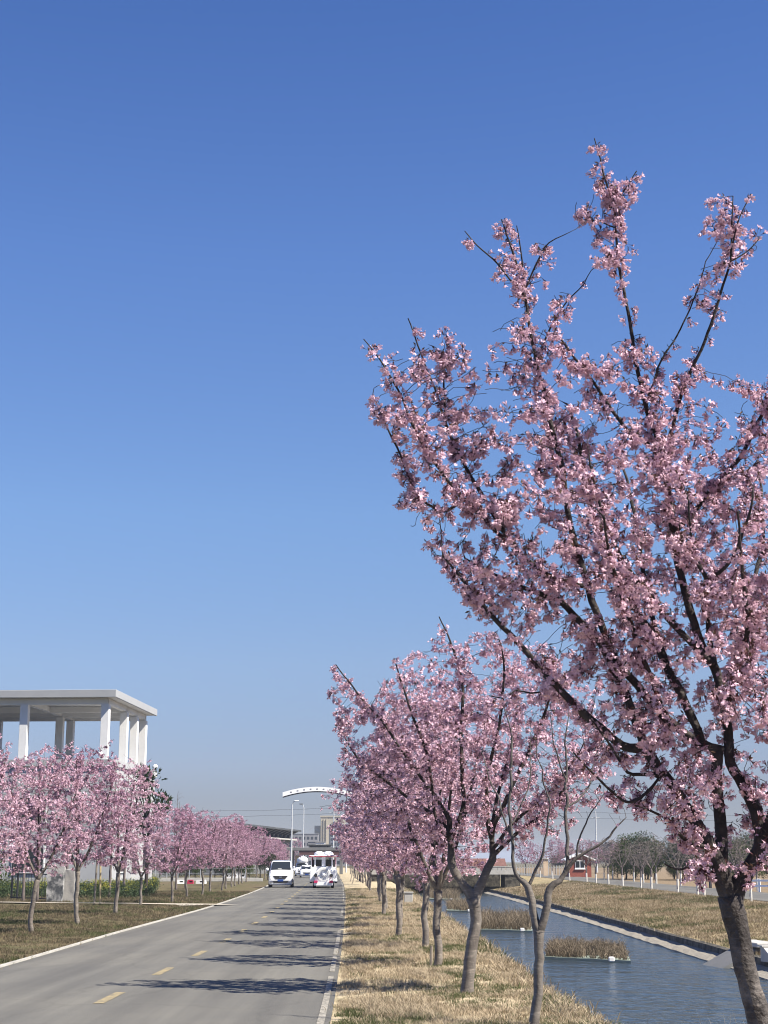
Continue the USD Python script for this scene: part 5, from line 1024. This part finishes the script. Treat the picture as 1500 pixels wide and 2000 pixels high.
# ------------------------------------------------------------------ reed islands in the canal
def reeds(corners, h, n, label, seed):
    c = np.array(corners, float); rng = np.random.default_rng(seed); ctr = c.mean(0); t = thing('reed_raft', label, 'reed bed', (ctr[0], ctr[1], wl))
    P = Polygon(c[:, :2] - ctr[:2]); m = trimesh.creation.extrude_polygon(P, 0.16, engine='earcut'); m.apply_translation((0, 0, -0.08)); part(t, 'raft', m, 'raft_green')
    q, _ = in_poly_points(list((c[:, :2] - ctr[:2]) * 0.95), n * 2, rng)
    q = q[meshkit.fbm(np.c_[q * 1.3, np.full(len(q), seed * 7.0)], 3, seed) > rng.uniform(.3, .52, len(q))]; n = len(q)
    hh = h * rng.uniform(0.45, 1.1, n) * (0.35 + 1.3 * meshkit.fbm(np.c_[q * 1.6, np.zeros(n)], 3, seed)); lean = rng.normal(0, 0.38, (n, 2)) * hh[:, None]; w = rng.uniform(0.006, 0.016, n); a = rng.uniform(0, 6.28, n); s_ = np.stack([np.cos(a), np.sin(a)], 1) * w[:, None]
    z = np.zeros(n); A_ = np.c_[q - s_, z + .06]; B_ = np.c_[q + s_, z + .06]; Cm = np.c_[q + lean * .4 + s_ * .9, hh * .6]; Dm = np.c_[q + lean * .4 - s_ * .9, hh * .6]; E_ = np.c_[q + lean + rng.normal(0, .05, (n, 2)), hh]
    V = np.stack([A_, B_, Cm, Dm, E_], 1).reshape(-1, 3); F = (np.array([(0, 1, 2), (0, 2, 3), (3, 2, 4)])[None] + (np.arange(n) * 5)[:, None, None]).reshape(-1, 3)
    part(t, 'reeds', (V, F), 'reed', kind='stuff')
    k = n; qi = rng.integers(0, n, k); p0 = np.c_[q[qi], hh[qi] * rng.uniform(.3, 1.0, k)]; d = rand_dirs(k, rng); aa, bb = frames(d, rng); part(t, 'dry_leaves', stamp(LEAF * [.35, 1, .4], LEAF_F, p0, aa, d, bb, rng.uniform(.08, .2, k)), 'reed', kind='stuff')
    b = MB(); b.box((P.bounds[2] * 0.2, P.bounds[1] + 0.05, 0.12), (0.2, 0.14, 0.16), bev=0.03); part(t, 'float', b.get(), 'white_wall')
G2 = lambda x, yy: on_ground(x, yy, wl)
reeds([G2(1062, 1873), G2(1232, 1881), G2(1222, 1862), G2(1075, 1855)], 0.52, 2600, 'dry reed raft nearest the viewer, right of the thin bare tree', 1)
reeds([G2(932, 1818), G2(1040, 1821), G2(1036, 1803), G2(935, 1800)], 0.8, 2600, 'dry reed raft between the forked cherry trunk and the thin bare tree', 2)
reeds([G2(872, 1780), G2(928, 1782), G2(925, 1772), G2(874, 1771)], 0.7, 1300, 'small low reed raft seen left of the forked cherry trunk', 3)
reeds([G2(835, 1757), G2(900, 1759), G2(897, 1752), G2(838, 1751)], 0.9, 1400, 'farthest reed bed in front of the bridge opening', 4)

# ------------------------------------------------------------------ grass, flowers (scatter)
def tuft(n, h, w, spread, seed, droop=0.5):
    rng = np.random.default_rng(seed); q = rng.normal(0, spread, (n, 2)); a = rng.uniform(0, 6.28, n); s_ = np.stack([np.cos(a), np.sin(a)], 1) * w; hh = h * rng.uniform(0.5, 1.15, n); ld = rng.uniform(0, 6.28, n); lean = np.stack([np.cos(ld), np.sin(ld)], 1) * (hh * rng.uniform(0.2, 1.4, n) * droop)[:, None]
    A_ = np.c_[q - s_, np.full(n, -0.01)]; B_ = np.c_[q + s_, np.full(n, -0.01)]; C_ = np.c_[q + lean * .4 + s_ * .7, hh * .65]; D_ = np.c_[q + lean * .4 - s_ * .7, hh * .65]; E_ = np.c_[q + lean, hh]
    return np.stack([A_, B_, C_, D_, E_], 1).reshape(-1, 3), (np.array([(0, 1, 2), (0, 2, 3), (3, 2, 4)])[None] + (np.arange(n) * 5)[:, None, None]).reshape(-1, 3)
def scatter(name, label, cat, protos, pos, which, scale, seed):
    path = W + '/' + numbered(W, name); pi = UsdGeom.PointInstancer.Define(stage, path); tag(pi, label, cat, kind='stuff'); rng = np.random.default_rng(seed)
    for k, (nm, mesh, m) in enumerate(protos):
        g = usdkit.mesh(stage, f'{path}/{nm}', mesh, MAT[m]); pi.CreatePrototypesRel().AddTarget(g.GetPath())
    n = len(pos); a = rng.uniform(0, math.pi * 2, n); q = np.stack([np.cos(a / 2), np.zeros(n), np.zeros(n), np.sin(a / 2)], 1)
    pi.CreatePositionsAttr(Vt.Vec3fArray.FromNumpy(pos.astype(np.float32))); pi.CreateProtoIndicesAttr(Vt.IntArray.FromNumpy(which.astype(np.int32)))
    pi.CreateOrientationsAttr(Vt.QuathArray([Gf.Quath(float(r[0]), float(r[1]), float(r[2]), float(r[3])) for r in q])); pi.CreateScalesAttr(Vt.Vec3fArray.FromNumpy(np.repeat(scale[:, None], 3, 1).astype(np.float32)))
rg = np.random.default_rng(55)
def spread(n, y0, y1, f0, f1, power=1.6):
    yy = y0 + (y1 - y0) * rg.random(n) ** power; u = rg.random(n); return f0(yy) * (1 - u) + f1(yy) * u, yy
# verge
x, yy = spread(26000, 18.5, 120, off(right_edge, 0.12), off(bank_edge, 0.25), 2.0)
x2, y2 = spread(5000, 3, 18.5, off(right_edge, 0.12), off(bank_edge, 0.25), 1.0); x, yy = np.r_[x, x2], np.r_[yy, y2]
edge = (x - right_edge(yy)) < 0.3
green = rg.random(len(x)) < np.clip((meshkit.fbm(np.c_[x * 0.7, yy * 0.45, 0 * x], 4, 4) - 0.5) / 0.22, 0.03, 0.75)
bh = np.where(x > bank_edge(yy), -0.12, 0.0)
which = np.where(green, rg.integers(4, 6, len(x)), rg.integers(0, 4, len(x)))
sc = rg.uniform(0.4, 1.05, len(x)) * (1 + yy / 100) * np.where(edge, 0.6, 1) * np.where(x > bank_edge(yy) - .3, 1.5, 1)
keep = (meshkit.fbm(np.c_[x * 0.8, yy * 0.5, 0 * x], 4, 44) > 0.43) | (rg.random(len(x)) < .3); x, yy, bh, which, sc = x[keep], yy[keep], bh[keep], which[keep], sc[keep]
scatter('verge_grass', 'dry straw coloured grass with green tufts on the canal verge', 'grass',
        [('straw_tuft', tuft(26, .085, .004, .07, 1, 0.9), 'straw'), ('straw_tuft_001', tuft(24, .075, .004, .08, 2, 1.1), 'straw'), ('straw_tuft_002', tuft(26, .07, .0045, .08, 3, 1.2), 'straw_brown'), ('straw_tuft_003', tuft(22, .10, .004, .06, 4, 0.9), 'straw'), ('green_tuft', tuft(24, .07, .004, .07, 5, .8), 'green_blade'), ('green_tuft_001', tuft(24, .06, .0045, .08, 6, .9), 'green_blade')],
        np.c_[x, yy, bh], which, sc, 1)
# left lawn
x, yy = spread(17000, 31, 110, off(left_edge, -14), off(left_edge, -0.22), 1.7)
x2, y2 = spread(7000, 3, 31, off(left_edge, -14), off(left_edge, -0.22), 1.0); x, yy = np.r_[x, x2], np.r_[yy, y2]
ok = ~((np.abs(yy - 78.5) < 2) & (x < -8)); x, yy = x[ok], yy[ok]
green = rg.random(len(x)) < np.clip((meshkit.fbm(np.c_[x * 0.6, yy * 0.35, 0 * x], 4, 14) - 0.49) / 0.2, 0.05, 0.6)
which = np.where(green, rg.integers(3, 5, len(x)), rg.integers(0, 3, len(x)))
scatter('lawn_grass', 'patchy brown and green grass on the left lawn', 'grass',
        [('brown_tuft', tuft(22, .08, .005, .1, 11, 1.0), 'straw_soil'), ('brown_tuft_001', tuft(22, .07, .005, .1, 12, 1.1), 'straw_soil'), ('straw_tuft', tuft(18, .08, .005, .1, 13, 1.0), 'straw_dull'), ('green_tuft', tuft(24, .07, .005, .1, 14, .8), 'green_blade'), ('green_tuft_001', tuft(24, .08, .005, .1, 15, .8), 'green_blade')],
        np.c_[x, yy, 0 * x], which, rg.uniform(0.45, 1.1, len(x)) * (0.8 + yy / 90), 2)
# far slope
x, yy = spread(15000, 44, 160, off(water_far, 0.95), off(bank_top, 0.3), 1.5)
t_ = np.clip((x - water_far(yy) - .86) / (bank_top(yy) - water_far(yy) - .86), 0, 1); z = -0.8 + 0.83 * t_ ** 0.85
green = rg.random(len(x)) < np.clip((meshkit.fbm(np.c_[x * 0.5 + yy * .12, yy * 0.16, 0 * x], 4, 24) + 0.08 * (t_ > 0.9) - 0.5) / 0.2, 0.03, 0.7)
which = np.where(green, 3, rg.integers(0, 3, len(x)))
scatter('bank_grass', 'dry tan grass with green streaks on the far canal slope', 'grass',
        [('straw_tuft', tuft(20, .12, .007, .16, 21, 1.3), 'straw'), ('brown_tuft', tuft(20, .13, .007, .16, 22, 1.3), 'straw_brown'), ('brown_tuft_001', tuft(20, .1, .007, .16, 23, 1.2), 'straw_brown'), ('green_tuft', tuft(20, .1, .007, .16, 24, 1.0), 'green_blade')],
        np.c_[x, yy, z], which, rg.uniform(0.4, 1.1, len(x)) * (0.7 + yy / 130), 3)
# rape field
def rape(n, seed):
    rng = np.random.default_rng(seed); q = np.c_[rng.normal(0, .22, (n, 2)), rng.uniform(0.1, .75, n)]; d = rand_dirs(n, rng) + [0, 0, .5]; d /= np.linalg.norm(d, axis=1, keepdims=True); a, b_ = frames(d, rng); return stamp(LEAF, LEAF_F, q, a, d, b_, rng.uniform(.1, .2, n))
def rape_fl(n, seed):
    rng = np.random.default_rng(seed); q = np.c_[rng.normal(0, .2, (n, 2)), rng.uniform(0.62, .92, n)]; d = rand_dirs(n, rng); a, b_ = frames(d, rng); return stamp(FL_MID, FL_MID_F, q, a, b_, d, rng.uniform(.04, .07, n))
n = 5200; yy = 90 + 62 * rg.random(n); x = np.where(True, -9.5 - 4.0 - rg.random(n) * 30, 0); u = x / yy * FPX + 750
ok = (u < 318) & (x < -13.8 - (yy - 90) * 0.06); x, yy = x[ok], yy[ok]; which = rg.integers(0, 2, len(x)); which = np.where((meshkit.fbm(np.c_[x * .2, yy * .2, 0 * x], 3, 3) > .45), 2 * (rg.random(len(x)) < .2), 0)
pz = np.c_[x, yy, 0 * x]
scatter('rape_field', 'green rape field with yellow blossom behind the left tree row', 'crop field', [('rape_plant', rape(46, 1), 'rape_green'), ('rape_plant_001', rape(40, 2), 'rape_green'), ('rape_flowers', rape_fl(26, 3), 'rape_yellow')], pz, which, rg.uniform(0.6, 1.1, len(x)), 4)
# fallen petals and dry weeds by the big trunk
x0, y0 = at_depth(1503, 2240, 12.5)[:2]
n = 60; scatter('tall_weeds', 'tall dry weeds around the foot of the foreground trunk', 'weeds', [('weed', tuft(14, .75, .005, .08, 31, .35), 'reed'), ('weed_001', tuft(12, .9, .005, .07, 32, .3), 'straw')],
        np.c_[x0 + rg.normal(-.1, .3, n), y0 + rg.normal(.25, .25, n), np.zeros(n) - .02], rg.integers(0, 2, n), rg.uniform(.6, 1.1, n), 6)
# woods that close the horizon
hn = 420; hx = np.r_[rg.uniform(-420, -45, hn // 2), rg.uniform(45, 420, hn // 2)]; hy = 420 + rg.uniform(0, 160, hn); hx = hx * hy / 420
fw = MB(); rng_ = np.random.default_rng(8); nn = 420; dd = rand_dirs(nn, rng_); cp = dd * [2.6, 2.6, 2.2] * rng_.random((nn, 1)) ** .4 + [0, 0, 3.4]; a_, b_ = frames(dd, rng_)
v_, f_ = stamp(LEAF * [1.6, 1, 1], LEAF_F, cp, a_, b_, dd, rng_.uniform(.6, 1.3, nn))
scatter('far_woods', 'hazy woods along the far horizon', 'woods', [('tree_crown', (v_, f_), 'bark_twig'), ('tree_crown_001', (v_ * [1.2, 1.2, .8], f_), 'leaf_dark')], np.c_[hx, hy, 0 * hx], rg.integers(0, 2, hn), rg.uniform(.6, 1.5, hn), 9)
# ------------------------------------------------------------------ air
MAT['haze'] = usdkit.material(stage, W + '/Looks/haze', {'v': ('principled_volume', {'color': (0.80, 0.86, 0.95), 'density': HAZE, 'anisotropy': 0.2})}, [], volume='v.volume')
part(None, 'haze', MB().box((0, 2850, 14.5), (8400, 6600, 37)).get(), 'haze', kind='stuff')
print('prims', sum(1 for _ in stage.Traverse()))
